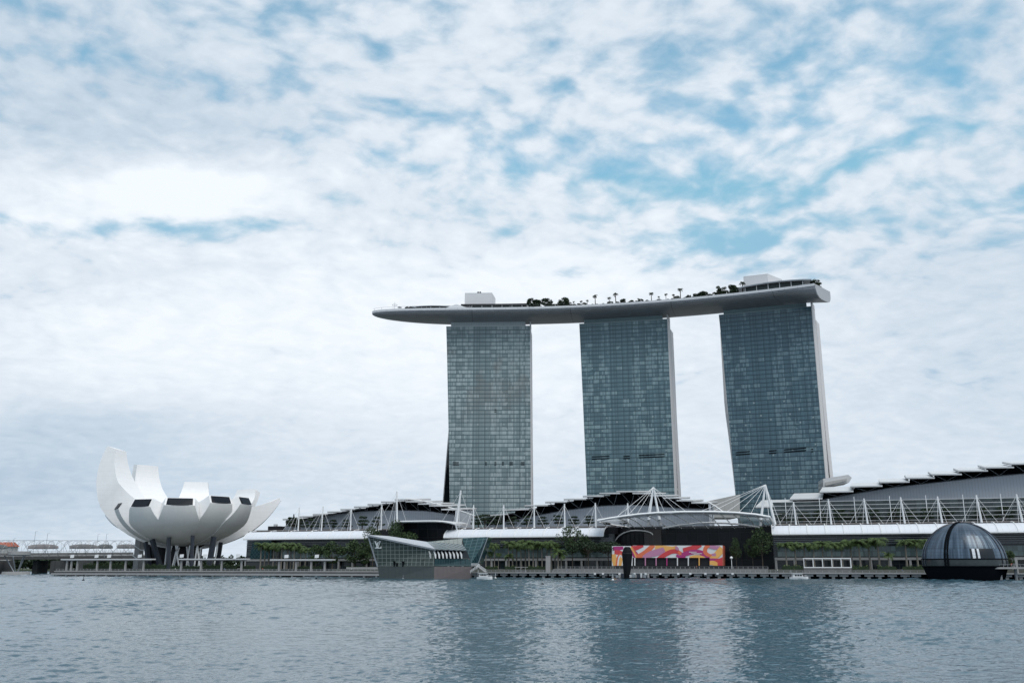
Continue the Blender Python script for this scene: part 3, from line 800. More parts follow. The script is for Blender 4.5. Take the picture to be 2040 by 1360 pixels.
# blunt end
mb = MB(); last = secs[-1]
capc = sum(last, Vector()) / len(last)
ex_ = Vector((1, slope_at(XR), 0)).normalized()
ring2 = [p + ex_ * (0.2 + 0.5 * math.sin(math.pi * k / NS)) for k, p in enumerate(last)]
c, nrm, hw, dp, _w = deck_sec(XR)
n0 = len(last)
mb.add(last + ring2 + [], [[k, k + 1, n0 + k + 1, n0 + k] for k in range(n0 - 1)])
pu = [(p - last[0]).length for p in ring2]
top_a, top_b = ring2[0] + Vector((0, 0, 1.3)), ring2[-1] + Vector((0, 0, 1.3))
mb.add(ring2 + [top_b, top_a], [list(range(n0 + 2))], 0, None)
me_end = mb.build('end_panel', mat('silver_end_panels', (0.42, 0.43, 0.45), 0.45, 0.2, var=0.06, extra=lines(1.6, 0.2, 0.25)), sky_root)
# pale fascia under the parapet, all the way round
def rim(off, z0, z1, th):
    mb = MB()
    near = []; farr = []
    for x in xs:
        c, nrm, hw, dp, _w = deck_sec(x)
        near.append(c - nrm * (hw + off)); farr.append(c + nrm * (hw + off))
    loop = farr[::-1] + near
    secs_ = []
    for i, p in enumerate(loop):
        d = (loop[min(i + 1, len(loop) - 1)] - loop[max(i - 1, 0)]); d.z = 0; d.normalize(); o = Vector((d.y, -d.x, 0))
        secs_.append([p + Vector((0, 0, z0)), p + Vector((0, 0, z1)), p - o * th + Vector((0, 0, z1)), p - o * th + Vector((0, 0, z0))])
    return mb.loft(secs_, True, True)
rim(0.25, -1.4, 0.35, 1.2).build('fascia', mat('pale_deck_fascia', (0.60, 0.61, 0.63), 0.5, var=0.07, extra=along(9.0, 0.25, 0.25)), sky_root)
mb = MB(); ne = [deck_sec(x)[0] - deck_sec(x)[1] * (deck_sec(x)[2] - 0.5) for x in xs]; fe = [deck_sec(x)[0] + deck_sec(x)[1] * (deck_sec(x)[2] - 0.5) for x in xs]
mb.add([p + Vector((0, 0, -0.25)) for p in ne + fe], [[i, i + 1, len(xs) + i + 1, len(xs) + i] for i in range(len(xs) - 1)])
mb.build('deck_floor', M['concrete'], sky_root)
# thin rail on the prow
mb = MB()
for i in range(2, 24, 2):
    p = ne[i] + Vector((0, 0, 0.3)); mb.tube(p, p + Vector((0, 0, 1.9)), 0.10, n=4)
mb.path([p + Vector((0, 0, 2.2)) for p in ne[1:26]], 0.08, n=4)
mb.build('prow_rail', M['rail'], sky_root)
def dk(px, d, z=0.0):
    """point on the deck under pixel column px, d metres in from the near edge"""
    lo, hi = XL, XR
    for _ in range(40):
        m_ = (lo + hi) / 2; c, nrm, hw, dp, _w = deck_sec(m_); p = c - nrm * (hw - d)
        q = 1020 + 1800 * p.x / (p.y * CP + (ZD - HC) * SP)
        lo, hi = (m_, hi) if q < px else (lo, m_)
    return Vector((p.x, p.y, ZD + z))

def pavilion(label, pxs, d0, d1, zr, thick, wall_mat, roof_mat, sag=0.0, post_step=14, name='roof_pavilion'):
    """a flat curved roof on posts with a glazed wall set back below it"""
    a_ = [dk(p, d0) for p in pxs]; b_ = [dk(p, d1) for p in pxs]
    r_ = thing(name, label, 'pavilion', a_[len(a_) // 2].lerp(b_[len(a_) // 2], 0.5))
    zz = [zr[0] + (zr[1] - zr[0]) * math.sin(math.pi * (0.12 + 0.76 * i / (len(pxs) - 1))) for i in range(len(pxs))] if sag else [zr[1]] * len(pxs)
    secs_ = [[a_[i] + Vector((0, 0, zz[i])), b_[i] + Vector((0, 0, zz[i] + 0.6)), b_[i] + Vector((0, 0, zz[i] + 0.6 + thick)), a_[i] + Vector((0, 0, zz[i] + thick))] for i in range(len(pxs))]
    MB().loft(secs_).build('roof', roof_mat, r_)
    wa = [a_[i].lerp(b_[i], 0.18) for i in range(1, len(pxs) - 1)]; wb_ = [a_[i].lerp(b_[i], 0.9) for i in range(1, len(pxs) - 1)]
    MB().loft([[wa[i], wb_[i], wb_[i] + Vector((0, 0, zz[i + 1])), wa[i] + Vector((0, 0, zz[i + 1]))] for i in range(len(wa))]).build('glass_wall', wall_mat, r_)
    for i in range(1, len(pxs) - 1):
        p = a_[i].lerp(b_[i], 0.08); MB().tube(p, p + Vector((0, 0, zz[i])), 0.22, n=5).build('post', M['white'], r_)
    return r_
pavilion('low dark roofed restaurant on the prow side of the rooftop deck', [806, 822, 840, 858, 876, 894, 912], 9, 24, (2.6, 4.6), 0.5, M['screenglass'], M['steel'], 1)
pavilion('long dark flat roof over the deck beside the white lift box', [918, 940, 960, 980, 1000, 1020, 1040, 1050], 9, 25, (3, 5.2), 0.7, M['screenglass'], M['soffit'])
pavilion('long grey restaurant roof at the blunt end of the deck', [1462, 1485, 1508, 1531, 1554, 1577, 1600, 1618], 4.5, 24, (3.5, 6.4), 0.9, M['screenglass'], M['steel'], 1)
# white tent
p0, p1, p2 = dk(888, 7), dk(909, 7), dk(930, 7); q0, q2 = dk(888, 15), dk(930, 15)
tz = thing('tent', 'white marquee with a low pitched top on the rooftop deck', 'tent', dk(909, 11))
mb = MB(); up = Vector((0, 0, 1))
mb.hexa([p0, p2, q2, q0], [v_ + up * 2.2 for v_ in (p0, p2, q2, q0)]); mb.build('canvas_wall', M['white'], tz)
mb = MB(); ap = dk(909, 7.0, 5.3); aq = dk(909, 15, 5.3)
mb.prism([p0 + up * 2.25 - Vector((0, .3, 0)), p2 + up * 2.25 - Vector((0, .3, 0)), ap - Vector((0, .3, 0))], q0 - p0); mb.build('canvas_roof', M['white'], tz)
# lift boxes
def liftbox(label, x0, x1, d0, d1, h, extra):
    a_, b_, c_, d_ = dk(x0, d0), dk(x1, d0), dk(x1, d0), dk(x0, d0)
    e = (b_ - a_); e.z = 0; nn = Vector((-e.y, e.x, 0)).normalized()
    c_ = b_ + nn * (d1 - d0) + e.normalized() * extra; d_ = a_ + nn * (d1 - d0) + e.normalized() * extra
    r_ = thing('lift_tower', label, 'lift tower', a_.lerp(c_, 0.5))
    MB().hexa([a_, b_, c_, d_], [p + up * h for p in (a_, b_, c_, d_)]).build('housing', mat('pale_ribbed_cladding', (0.68, 0.67, 0.68), 0.5, var=0.04, extra=lines(1.5, 0.08, 0.08)), r_)
    MB().hexa([p + up * (h + 0.02) for p in (a_, b_, c_, d_)], [p + up * (h + 0.5) for p in (a_, b_, c_, d_)]).build('roof_edge', M['roofwhite'], r_)
    return r_, a_, b_, nn
r_, a_, b_, nn = liftbox('plain white lift box over the leftmost tower with vents on top', 925.5, 980, 14, 30, 16.0, 2.0)
for f in (0.48, 0.56):
    p = a_.lerp(b_, f) + nn * 3 + up * 16.5
    MB().lathe(p, [(0.5, 0), (0.5, 0.9), (0.8, 1.1), (0.6, 1.8)], 8).build('vent', M['black'], r_)
liftbox('plain grey lift box over the rightmost tower', 1483.5, 1532, 12, 30, 15.6, 8.5)
# parasols
for px, d, k in ((796, 5, 0), (811, 6, 1), (818, 6, 2), (826, 7, 3)):
    p = dk(px, d)
    r_ = thing('parasol', ('grey flat', 'small dark', 'wide dark', 'pale grey')[k] + ' parasol, ' + ORD[k] + ' from the prow on the rooftop deck', 'parasol', p, 'parasols on the rooftop deck')
    MB().tube(p, p + up * 3, 0.08, n=5).build('pole', M['rail'], r_)
    MB().lathe(p, [(1.9 + 0.3 * (k == 2), 2.7), (1.85, 2.8), (0.9, 3.35), (0.05, 3.7)], 8).build('shade', M['soffit'] if k in (1, 2) else M['steel'], r_)
# ring antenna
p = dk(786, 4)
r_ = thing('antenna_mast', 'thin white mast with a ring antenna near the prow', 'antenna mast', p)
MB().tube(p, p + up * 7.0, 0.12, n=5).build('pole', M['rail'], r_)
MB().path([p + Vector((2.0 * math.cos(a), 2.0 * math.sin(a), 4.6)) for a in [2 * math.pi * k / 12 for k in range(13)]], 0.14, n=4).build('ring', M['rail'], r_)

# ------------------------------------------------------------------ lotus shaped museum
MC = Vector((0, 0, 0)); _s = S(364, 62, 20); MC = W(_s, 62, LAND_Z)
KM = (MC.y / 575.0)
museum = thing('museum_building', 'white lotus shaped museum with ten petals standing on dark columns', 'museum', MC)
def petal(az, RT, zT, z0, Wt, Wm, thm, tin, kind='low', zc=40.0, win=True, belly=None, split=0.72, flare=1.0):
    """az degrees clockwise seen from above with 0 = towards the camera; outer curve is part of an ellipse"""
    a = R(az) + math.atan2(-MC.x, MC.y); rad = Vector((math.sin(a), -math.cos(a), 0)); tan = Vector((math.cos(a), math.sin(a), 0))
    N = 16; thM = R(thm); H = (zT - z0) / (1 - math.cos(thM)); Rr = RT / math.sin(thM)
    if thm > 90: Rr = RT
    P2 = None; secs_ = []
    outer = [(Rr * math.sin(thM * i / N), z0 + H * (1 - math.cos(thM * i / N))) for i in range(N + 1)]
    ro, zo = outer[-1]
    dr, dz = outer[-1][0] - outer[-2][0], outer[-1][1] - outer[-2][1]
    l = math.hypot(dr, dz); nr, nz = -dz / l, dr / l
    tipi = (ro + nr * tin, zo + nz * tin) if kind == 'high' else (ro - tin * 0.50, zo + tin * 0.85)
    p0 = (6.0, zc)
    p1 = (tipi[0] * flare, zc + (tipi[1] - zc) * 0.10) if kind == 'high' else ((p0[0] + tipi[0]) * 0.55, zc - 1.0)
    inner = []
    for i in range(N + 1):
        t = i / N; inner.append(tuple((1 - t) ** 2 * p0[j] + 2 * t * (1 - t) * p1[j] + t * t * tipi[j] for j in (0, 1)))
    def width(r_, t):
        wedge = 2 * max(r_, 0.5) * math.tan(R(Wm))
        if t > split:
            k = (t - split) / (1 - split)
            w0 = 2 * max(outer[int(split * N)][0], 0.5) * math.tan(R(Wm))
            return w0 + (Wt - w0) * k ** 0.9
        return wedge
    NO = 6
    for i in range(N + 1):
        t = i / N; ro_, zo_ = outer[i]; ri, zi = inner[i]
        wo = width(ro_, t); wi = min(width(ri, t), wo * 1.0)
        if t > split: wi = wo * 0.96
        ring = []
        for k in range(NO + 1):
            s_ = k / NO * 2 - 1
            bul = 0.075 * wo * (1 - s_ * s_) * min(1.0, 0.15 + 1.2 * t)
            th = math.atan2(outer[min(i + 1, N)][1] - outer[max(i - 1, 0)][1], outer[min(i + 1, N)][0] - outer[max(i - 1, 0)][0])
            ring.append(rad * (ro_ + bul * math.sin(th)) + tan * (s_ * wo / 2) + Vector((0, 0, zo_ - bul * math.cos(th))))
        for k in range(3):
            s_ = 1 - k
            ring.append(rad * ri + tan * (s_ * wi / 2) + Vector((0, 0, zi)))
        secs_.append([MC + Vector((q.x * KM, q.y * KM, (q.z - LAND_Z) * KM)) for q in ring])
    mb = MB(); n = len(secs_[0])
    vs_ = [q for s_ in secs_ for q in s_]
    for i in range(N):
        for k in range(n):
            k2 = (k + 1) % n
            mb.add([secs_[i][k], secs_[i][k2], secs_[i + 1][k2], secs_[i + 1][k]], [[0, 1, 2, 3]], 1 if k < NO and belly else 0)
    mb.add(secs_[-1], [list(range(n))]); mb.add(secs_[0], [list(range(n))])
    o = mb.build('petal', [M['lotus'], M['lotusbelly']], museum, smooth=32)
    if win:
        # skylight in the cut tip, framed
        tip = secs_[-1]; c_ = sum(tip, Vector()) / n
        lo = [tip[k] for k in range(NO + 1)]; hi = [tip[NO + 3], tip[NO + 2], tip[NO + 1]]   # left to right
        nrm_ = (lo[-1] - lo[0]).cross(hi[0] - lo[0]).normalized()
        if nrm_.dot(rad) < 0: nrm_ = -nrm_
        poly = [c_ + (q - c_) * 0.995 for q in tip]
        cen = c_
        gl = [cen + (q - cen) * 0.86 + nrm_ * 0.25 for q in tip]
        MB().prism(gl, nrm_ * 0.25).build('skylight', M['skylight'], o)
    return o
petal(173, 46, 60.5, 24, 15.5, 24, 84, 4, 'high', 39, False, None, 0.45)
petal(213, 52, 71.0, 22, 15.5, 24, 92, 4, 'high', 39, False, None, 0.42)
petal(133, 56, 54.5, 26, 17, 20, 76, 5, 'high', 38, False, None, 0.5)
petal(236, 53, 37.0, 22, 14, 16, 60, 6, 'low', 36, False)
petal(247, 54, 79.5, 16.0, 16, 17, 110, 5, 'high', 39, False, None, 0.58, 0.92)
petal(98, 58, 47.5, 15.5, 9, 15, 62, 2.0, 'low', 39, False, None, 0.62)
petal(287, 41, 39.0, 17.0, 10, 11, 76, 4.6, 'low', 38, True, True, 0.6)
petal(52, 44, 42.5, 17.5, 12, 17, 76, 5.4, 'low', 38.5, True, True, 0.74)
petal(-37, 42, 39.5, 18.0, 14.2, 17.6, 80, 5.6, 'low', 38, True, True, 0.74)
petal(28, 42, 42.3, 18.0, 14.6, 17.0, 80, 5.2, 'low', 38, True, True, 0.74)
petal(-5, 42, 40.4, 17.5, 17.0, 17.6, 80, 5.2, 'low', 38, True, True, 0.76)
def mp(px, py, d):            # point near the museum, d metres in front of its centre
    return at(px, py, MC.y - d)
gz_ = LAND_Z
def leg(name, pa, d, pb, d2, r_, m_, n=6):
    a_ = at(pa[0], pa[1], MC.y - d); b_ = at(pb[0], pb[1], MC.y - d2); a_.z = gz_ - 0.1
    return MB().tube(a_, b_, r_, n=n).build(name, m_, museum, smooth=40)
for pa, d, pb, d2, r_ in (((322, 1122), 22, (303, 1074), 24, 1.9), ((336, 1126), 30, (336.5, 1070), 30, 1.45), ((382, 1122), 30, (384, 1066), 30, 1.25),
                          ((416, 1124), 22, (427, 1068), 22, 2.0), ((433, 1122), 2, (440, 1080), 6, 1.5), ((300, 1122), 2, (292, 1078), 4, 2.2)):
    leg('column', pa, d, pb, d2, r_, M['column'])
for xa, ya, xb, yb, d in ((328, 1124, 333, 1086, 18), (332, 1124, 342, 1086, 14), (343, 1121, 354, 1086, 20), (358, 1122, 350, 1086, 20), (346, 1122, 357, 1090, 10),
                          (372, 1112, 378, 1086, 16), (378, 1112, 372, 1088, 12), (387, 1122, 393, 1086, 20), (399, 1123, 393, 1086, 20), (395, 1124, 400, 1090, 12), (426, 1124, 433, 1084, 10)):
    leg('brace', (xa, ya), d, (xb, yb), d, 0.55, M['white'], 5)
MB().lathe(MC + Vector((0, 6, 0)), [(11, 0), (11, 13), (13, 15), (18, 18)], 24).build('lobby_glass', M['hallglass'], museum)
MB().lathe(MC + Vector((-16, 8, 0)), [(9, 0), (9, 15)], 20).build('lobby_glass', M['hallglass'], museum)
a_ = at(269.5, 1112, MC.y + 12); a_.z = gz_
MB().box(a_.x, a_.x + 3.4, a_.y - 3, a_.y + 5, gz_, gz_ + 21).build('stair_tower', M['concrete'], museum)
mb = MB()
for z in (7.5, 14.5): mb.bar((a_.x - 1, a_.y - 3.4, gz_ + z + 1.6), (a_.x + 4.5, a_.y - 3.4, gz_ + z - 2), 0.4, 0.5); mb.bar((a_.x + 4.5, a_.y - 3.4, gz_ + z - 2), (a_.x + 9, a_.y - 3.4, gz_ + z - 2), 0.4, 0.5)
mb.build('stair_flight', M['white'], museum)
b1, b2 = at(381, 1074, MC.y - 8), at(417, 1090, MC.y - 8)
MB().hexa([(b1.x, b1.y, b2.z + 2), (b2.x, b1.y, b2.z + 2), (b2.x, b1.y + 14, b2.z + 2), (b1.x, b1.y + 14, b2.z + 2)], [(b1.x, b1.y, b1.z - 1.2), (b2.x, b1.y, b1.z), (b2.x, b1.y + 14, b1.z), (b1.x, b1.y + 14, b1.z - 1.2)]).build('entrance_block', M['concrete'], museum)

# ------------------------------------------------------------------ the shopping halls along the bay
ZG, ZC0, ZC1, ZTR = LAND_Z, 22.6, 28.2, 28.0
def hall(label, s0, s1, arch, panels, masts, roofedge=None, wall_end=None, screen=False, cs0=None, cs1=None, rib_step=15.2, shop_ext=0, cornerL=0.0):
    cs0 = s0 if cs0 is None else cs0; cs1 = s1 if cs1 is None else cs1
    r_ = thing('shopping_hall', label, 'shopping centre', W((s0 + s1) / 2, 60, ZG), 'the white roofed shopping halls along the bay')
    # shop front: dark glazing, a pale green gallery band, louvres under the canopy, floor slab and columns
    def glz(name, m_, z0, z1, t_, a, b):
        mb = MB(); mb.add([W(a, t_, z0), W(b, t_, z0), W(b, t_, z1), W(a, t_, z1)], [[0, 1, 2, 3]], 0, [[(0, 0), (b - a, 0), (b - a, z1 - z0), (0, z1 - z0)]])
        mb.add([W(a, t_ + 0.4, z0), W(b, t_ + 0.4, z0), W(b, t_ + 0.4, z1), W(a, t_ + 0.4, z1)], [[3, 2, 1, 0]], 0, [[(0, 0), (b - a, 0), (b - a, z1 - z0), (0, z1 - z0)]])
        mb.build(name, m_, r_, recalc=False)
    glz('shop_glazing', M['shopglass'], ZG, ZC0 + 1.5, 47, s0 - shop_ext, s1)
    glz('gallery_glazing', M['greenglass'], 11.0, 16.4, 45.6, s0 + 2, s1 - 2)
    MB().wbox(s0 - shop_ext + 0.4, s1 - 0.4, 44.6, 46.9, 9.2, 10.5).build('floor_slab', M['concrete'], r_)
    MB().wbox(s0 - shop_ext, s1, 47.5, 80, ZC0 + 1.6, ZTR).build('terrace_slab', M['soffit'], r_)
    MB().wbox(s0, s1, 54.0, 54.6, ZTR + 0.02, ZTR + 0.95).build('terrace_parapet', mat('brown_parapet', (0.22, 0.20, 0.19), 0.8, var=0.2), r_)
    for i in range(5):
        z = 17.6 + i * 1.05
        MB().bar(W(s0 + 0.5, 45.2, z), W(s1 - 0.5, 45.2, z), 0.5, 0.16).build('louvre', M['steel'], r_)
    n = int((s1 - s0) / 9.2)
    for i in range(n + 1):
        s_ = s0 + 1 + (s1 - s0 - 2) * i / max(1, n)
        MB().wbox(s_ - 0.55, s_ + 0.55, 44.8, 45.8, ZG, 9.2).build('column', M['concrete'], r_)
    # the white barrel canopy and its ribs
    def arc(s_, k, up=0.0):
        th = R(8) + R(80) * k
        return W(s_, 54.0 - 15.0 * math.cos(th) - 0.2, ZC0 - 0.9 + (ZC1 - ZC0 + 0.9) * math.sin(th) / math.sin(R(88)) + up)
    K = 8
    mb = MB(); secs_ = []
    for s_ in (cs0, cs1):
        secs_.append([arc(s_, i / K) for i in range(K + 1)] + [arc(s_, i / K, -0.35) for i in range(K, -1, -1)])
    mb.loft(secs_).build('canopy_roof', M['vault'], r_, smooth=40)
    MB().bar(arc(cs0, 0), arc(cs1, 0), 0.45, 0.6).build('canopy_edge', M['white'], r_)
    nr = max(1, round((cs1 - cs0) / rib_step))
    for i in range(nr + 1):
        s_ = cs0 + (cs1 - cs0) * i / nr
        MB().path([arc(s_, -0.03, 0.16)] + [arc(s_, k / K, 0.16) for k in range(K + 1)], 0.34, 5).build('rib', M['white'], r_)
    # upper storey: ribbed grey wall under a rising line, dark clerestory, stepped roof panels on V struts
    ap = [st(px, py, 80) for px, py in arch]
    def az_(s_):
        if s_ <= ap[0][0]: return ap[0][1]
        for (sa, za), (sb, zb) in zip(ap, ap[1:]):
            if s_ <= sb: return za + (zb - za) * (s_ - sa) / (sb - sa)
        return ap[-1][1]
    a0, a1 = ap[0][0], ap[-1][0]
    NSG = 160
    ss = [a0 + (a1 - a0) * i / NSG for i in range(NSG + 1)]
    MB().loft([[W(s_, 80, ZTR - 1), W(s_, 80, az_(s_)), W(s_, 81, az_(s_)), W(s_, 81, ZTR - 1)] for s_ in ss]).build('upper_wall', M['greywall'], r_)
    MB().path([W(s_, 79.9, az_(s_)) for s_ in ss], 0.28, 4).build('wall_capping', M['steel'], r_)
    pl = []
    for x0, x1, y0, y1 in panels:
        sa, z0 = st(x0, y0, 71); sb, z1 = st(x1, y1, 71); pl.append((sa, sb, z0, z1))
    rises = [(((6.0, 5.6, 5.2) + (4.6,) * 12)[i] if screen else 2.7) * 13 / 35 for i in range(len(pl))]
    def rz(s_):
        c = [z0 + (z1 - z0) * (s_ - sa - 1) / (sb - sa) + rises[i] - 0.5 for i, (sa, sb, z0, z1) in enumerate(pl) if sa + 0.6 <= s_ <= sb + 1.4]
        return min(c) if c else (pl[0][2] if s_ < pl[0][0] else pl[-1][3])
    MB().loft([[W(s_, 84, ZTR - 1), W(s_, 84, max(az_(s_) - 0.5, rz(s_) - 0.4)), W(s_, 85, max(az_(s_) - 0.5, rz(s_) - 0.4)), W(s_, 85, ZTR - 1)] for s_ in ss]).build('clerestory', M['black'], r_)
    for i, (sa, sb, z0, z1) in enumerate(pl):
        rise = ((6.0, 5.6, 5.2) + (4.6,) * 12)[i] if screen else 2.7
        if i and pl[i - 1][2] > z0: sk = 3.0
        else: sk = 3.0
        b_ = [W(sa, 71, z0 - 0.75), W(sb, 71, z1 - 0.75), W(sb + sk, 106, z1 + rise - 0.75), W(sa + sk, 106, z0 + rise - 0.75)]
        up_ = Vector((0, 0, 0.75))
        o = MB().hexa(b_, [p + up_ for p in b_]).build('roof_panel', M['roofwhite'], r_)
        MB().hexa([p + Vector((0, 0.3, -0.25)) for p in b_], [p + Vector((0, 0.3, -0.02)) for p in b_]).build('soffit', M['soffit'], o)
        m_ = (sa + sb) / 2 + 1.0
        p = W(m_, 79.4, az_(m_) + 0.1)
        for s_ in (sa + 2.2, sb - 2.2):
            zz = z0 + (z1 - z0) * (s_ - sa) / (sb - sa) - 0.7
            MB().tube(p, W(s_, 73, zz), 0.17, n=5).build('strut', M['steel'], o)
    if roofedge:
        pts = [on(px, py, t_) for px, py, t_ in roofedge]
        MB().path(pts, 0.55, 5).build('roof_edge', M['roofwhite'], r_)
    if wall_end:
        px, y0, y1 = wall_end
        s_, z_ = st(px, y0, 71)
        MB().hexa([W(s_, 72, ZTR), W(s_ + 0.5, 72, ZTR), W(s_ + 0.5, 104, ZTR), W(s_, 104, ZTR)], [W(s_, 72, z_ - 1), W(s_ + 0.5, 72, z_ - 1), W(s_ + 0.5, 104, z_ + 2), W(s_, 104, z_ + 2)]).build('end_wall', M['greywall'], r_)
    # stayed masts on the terrace edge
    for px, ytop, ybase, thick, lean in masts:
        s_, zt = st(px, ytop, 52); zb = ZTR
        s0_ = s_ + lean
        m_ = MB().tube(W(s0_, 52.6, zb - 0.3), W(s_, 52.6, zt), thick * 0.50, thick * 0.34, 7).build('mast', M['white'], r_, smooth=60)
        L = 8.6 if screen else (11.0 if zt < 47 else 15.0)
        for ds, tt, dz in ((-L, 52, 0.2), (L * (1.0 if screen else 0.6), 52, 0.2), (-2.4, 44, -1.0), (2.2, 44, -1.0), (-L * 0.55, 62, 0.5)):
            MB().tube(W(s_, 52.6, zt - 0.8), W(s_ + ds, tt, zb + dz), 0.075, n=4).build('stay', M['white'], m_)
    if screen:
        glz('terrace_screen', M['screenglass'], ZTR, 41.5, 66, s0 + 1, s1)
        for i in range(6):
            z = ZTR + 2.2 + i * 2.15
            MB().bar(W(s0, 58, z), W(s1, 58, z), 0.18, 0.18).build('screen_rail', M['white'], r_)
        k = 0
        for s_ in [s0 + 8 + 18.2 * j for j in range(int((s1 - s0) / 18.2))]:
            MB().tube(W(s_, 58, ZTR), W(s_, 58, ZTR + 15.2), 0.2, n=5).build('screen_post', M['white'], r_)
    return r_
sL0, sL1 = S(488, 44, 25), S(766, 44, 25)
hall('stepped white roof hall behind the palms right of the lotus shaped museum', sL0, S(905, 44, 25), [(563, 1050), (600, 1036), (661, 1024.5), (715, 1018), (786, 1015.5), (848, 1017), (906, 1024.5)],
     [(563, 596, 1032.5, 1032), (596, 623, 1027.5, 1027), (623, 652, 1023, 1022.5), (652, 680, 1018, 1017.6), (678, 707, 1013, 1012.7), (705, 734, 1008, 1007.8), (732, 761, 1003, 1003), (759, 788, 998, 998), (786, 810, 993.3, 993.4), (808, 835, 997.5, 997.6), (833, 859, 1002, 1002), (855, 882, 1005.5, 1006), (879, 905, 1013, 1013.5)],
     [(595.5, 1010, 0, 1.0, 0), (643, 1008.5, 0, 1.0, -0.5), (699, 1012, 0, 1.05, 0), (760, 1005, 0, 1.05, 0), (790, 978, 0, 1.3, 0.8)],
     roofedge=[(808, 993, 73), (830, 995.5, 75), (857, 1000, 78), (880, 1006, 80), (906, 1013.5, 80), (930, 1021.5, 78), (948, 1028, 74)], wall_end=(906, 1013.5, 1050), cs0=S(494, 44, 25), cs1=S(745, 44, 25), rib_step=15.5, shop_ext=0)
hall('stepped white roof hall in the middle behind the long row of palms', S(890, 44, 25), S(1222, 44, 25), [(965, 1050), (1010, 1038), (1069, 1026), (1125, 1016), (1199, 1007), (1248, 1005), (1300, 1007), (1346, 1011), (1418, 1013.5)],
     [(967, 1011, 1026, 1022), (1005, 1053, 1014.3, 1012.8), (1045, 1091, 1005.5, 1005), (1086, 1129, 998.5, 998), (1123, 1167, 992.6, 992.6), (1161, 1202, 986.6, 986.6), (1194, 1235, 981, 981), (1228, 1270, 977.2, 977.2), (1260, 1302, 981, 981), (1294, 1329, 985.4, 985.4), (1321, 1353, 990, 990), (1348, 1381, 995.2, 995.4), (1377, 1411, 999.5, 1000)],
     [(943, 1005, 0, 1.0, 0), (1003, 1004.5, 0, 1.05, 0), (1063.5, 1005, 0, 1.1, 0), (1124, 1002.5, 0, 1.1, 0), (1185.5, 1001, 0, 1.1, 0), (1250, 1001.5, 0, 1.1, 0), (917.5, 976, 0, 1.5, -2.9)],
     roofedge=[(1409, 999, 73), (1425, 1008, 73), (1443, 1021, 72)], wall_end=(1411, 1000, 1050), cs1=S(1205, 44, 25), rib_step=9.0)
hall('huge stepped white roof hall rising to the right edge behind the glass dome', S(1538, 44, 25), S(2230, 44, 25), [(1540, 1013), (1595, 1006), (1640, 994), (1700, 983), (1785, 969), (1860, 961), (1950, 951), (2045, 942.5), (2200, 928)],
     [(1505, 1577, 1008.5, 1007.5), (1573, 1638, 993, 991.5), (1633, 1700, 978.5, 977), (1694, 1758, 967.5, 966.2), (1752, 1812, 959, 958), (1806, 1862, 950.5, 950), (1856, 1916, 943.3, 943), (1910, 1968, 936.3, 935.8), (1962, 2020, 929.7, 929), (2014, 2080, 922.4, 921.6), (2074, 2150, 914.5, 913.5)],
     [(1580.5, 999, 0, 1.05, 0.6), (1650, 993.5, 0, 1.05, 0.6), (1721, 992, 0, 1.1, 0.8), (1794, 989.5, 0, 1.1, 0.9), (1867.5, 988, 0, 1.15, 1.0), (1945, 985.5, 0, 1.2, 1.1), (2025, 983.5, 0, 1.25, 1.2), (2105, 980, 0, 1.25, 1.3)],
     screen=True, rib_step=9.1)

# the curved glass corner of the left hall, below the big petal of the museum
cg = thing('corner_pavilion', 'teal lattice glass corner under the big right petal of the museum', 'pavilion', W(S(520, 50, 8), 50, ZG))
q = [on(497, 1112, 43), on(541, 1112, 43), on(541, 1071.5, 40), on(503, 1080, 41)]
mb = MB(); ex_ = (q[1] - q[0]).length
mb.add(q, [[0, 1, 2, 3]], 0, [[(0, 0), (ex_, 0), (ex_, 13), (1, 10)]]); mb.build('lattice_glass', M['crystalteal'], cg, recalc=False)
sa_, sb_ = S(494, 45, 8), S(556, 45, 8)
MB().wbox(sa_, sb_, 44, 60, ZG, 15.5).build('glass_hall', M['shopglass'], cg)
MB().wbox(sa_, sb_, 43.4, 43.9, 9.2, 10.6).build('floor_slab', M['concrete'], cg); MB().wbox(sa_, sb_, 43.5, 43.9, 12.5, 14.8).build('glass_band', M['greenglass'], cg)

# oval entrance between the first two halls
p0, p1 = on(767, 1036, 34), on(896, 1035, 34)
sa, sb = S(767, 34, 30), S(897, 34, 30)
ent = thing('entrance_hall', 'dark glass entrance under a white rounded canopy between two stepped roofs', 'entrance hall', W((sa + sb) / 2, 50, ZG))
ztop = st(830, 1035, 34)[1]
prof = []
for i in range(17):
    k = i / 16; s_ = sa + (sb - sa) * k
    prof.append((s_, ztop - 0.3 - 1.6 * abs(2 * k - 1) ** 6, 34 + 9 * (abs(2 * k - 1)) ** 4))
MB().loft([[W(s_, t_, z - 1.2), W(s_, t_, z), W(s_, 66, z + 0.6), W(s_, 66, z - 0.6)] for s_, z, t_ in prof]).build('canopy', M['roofwhite'], ent, smooth=40)
MB().path([W(s_, t_ - 0.2, z - 0.55) for s_, z, t_ in prof] + [W(sb + 0.3, 44.5, ztop - 5), W(sb, 45, ztop - 9)], 0.5, 6).build('canopy_rim', M['white'], ent)
secs_ = []
for i in range(13):
    k = i / 12; s_ = sa + 2 + (sb - sa - 4) * k; t_ = 40 + 7 * abs(2 * k - 1) ** 3
    secs_.append((s_, t_))
mb = MB(); vs_, fs, uvs = [], [], []
for s_, t_ in secs_: vs_ += [W(s_, t_ + 4, 18), W(s_, t_, ztop - 1.4)]
for i in range(12): fs.append([2 * i, 2 * i + 2, 2 * i + 3, 2 * i + 1]); uvs.append([(secs_[i][0], 0), (secs_[i + 1][0], 0), (secs_[i + 1][0], 14), (secs_[i][0], 14)])
mb.add(vs_, fs, 0, uvs); mb.build('glass_wall', M['hallglass'], ent, recalc=False)
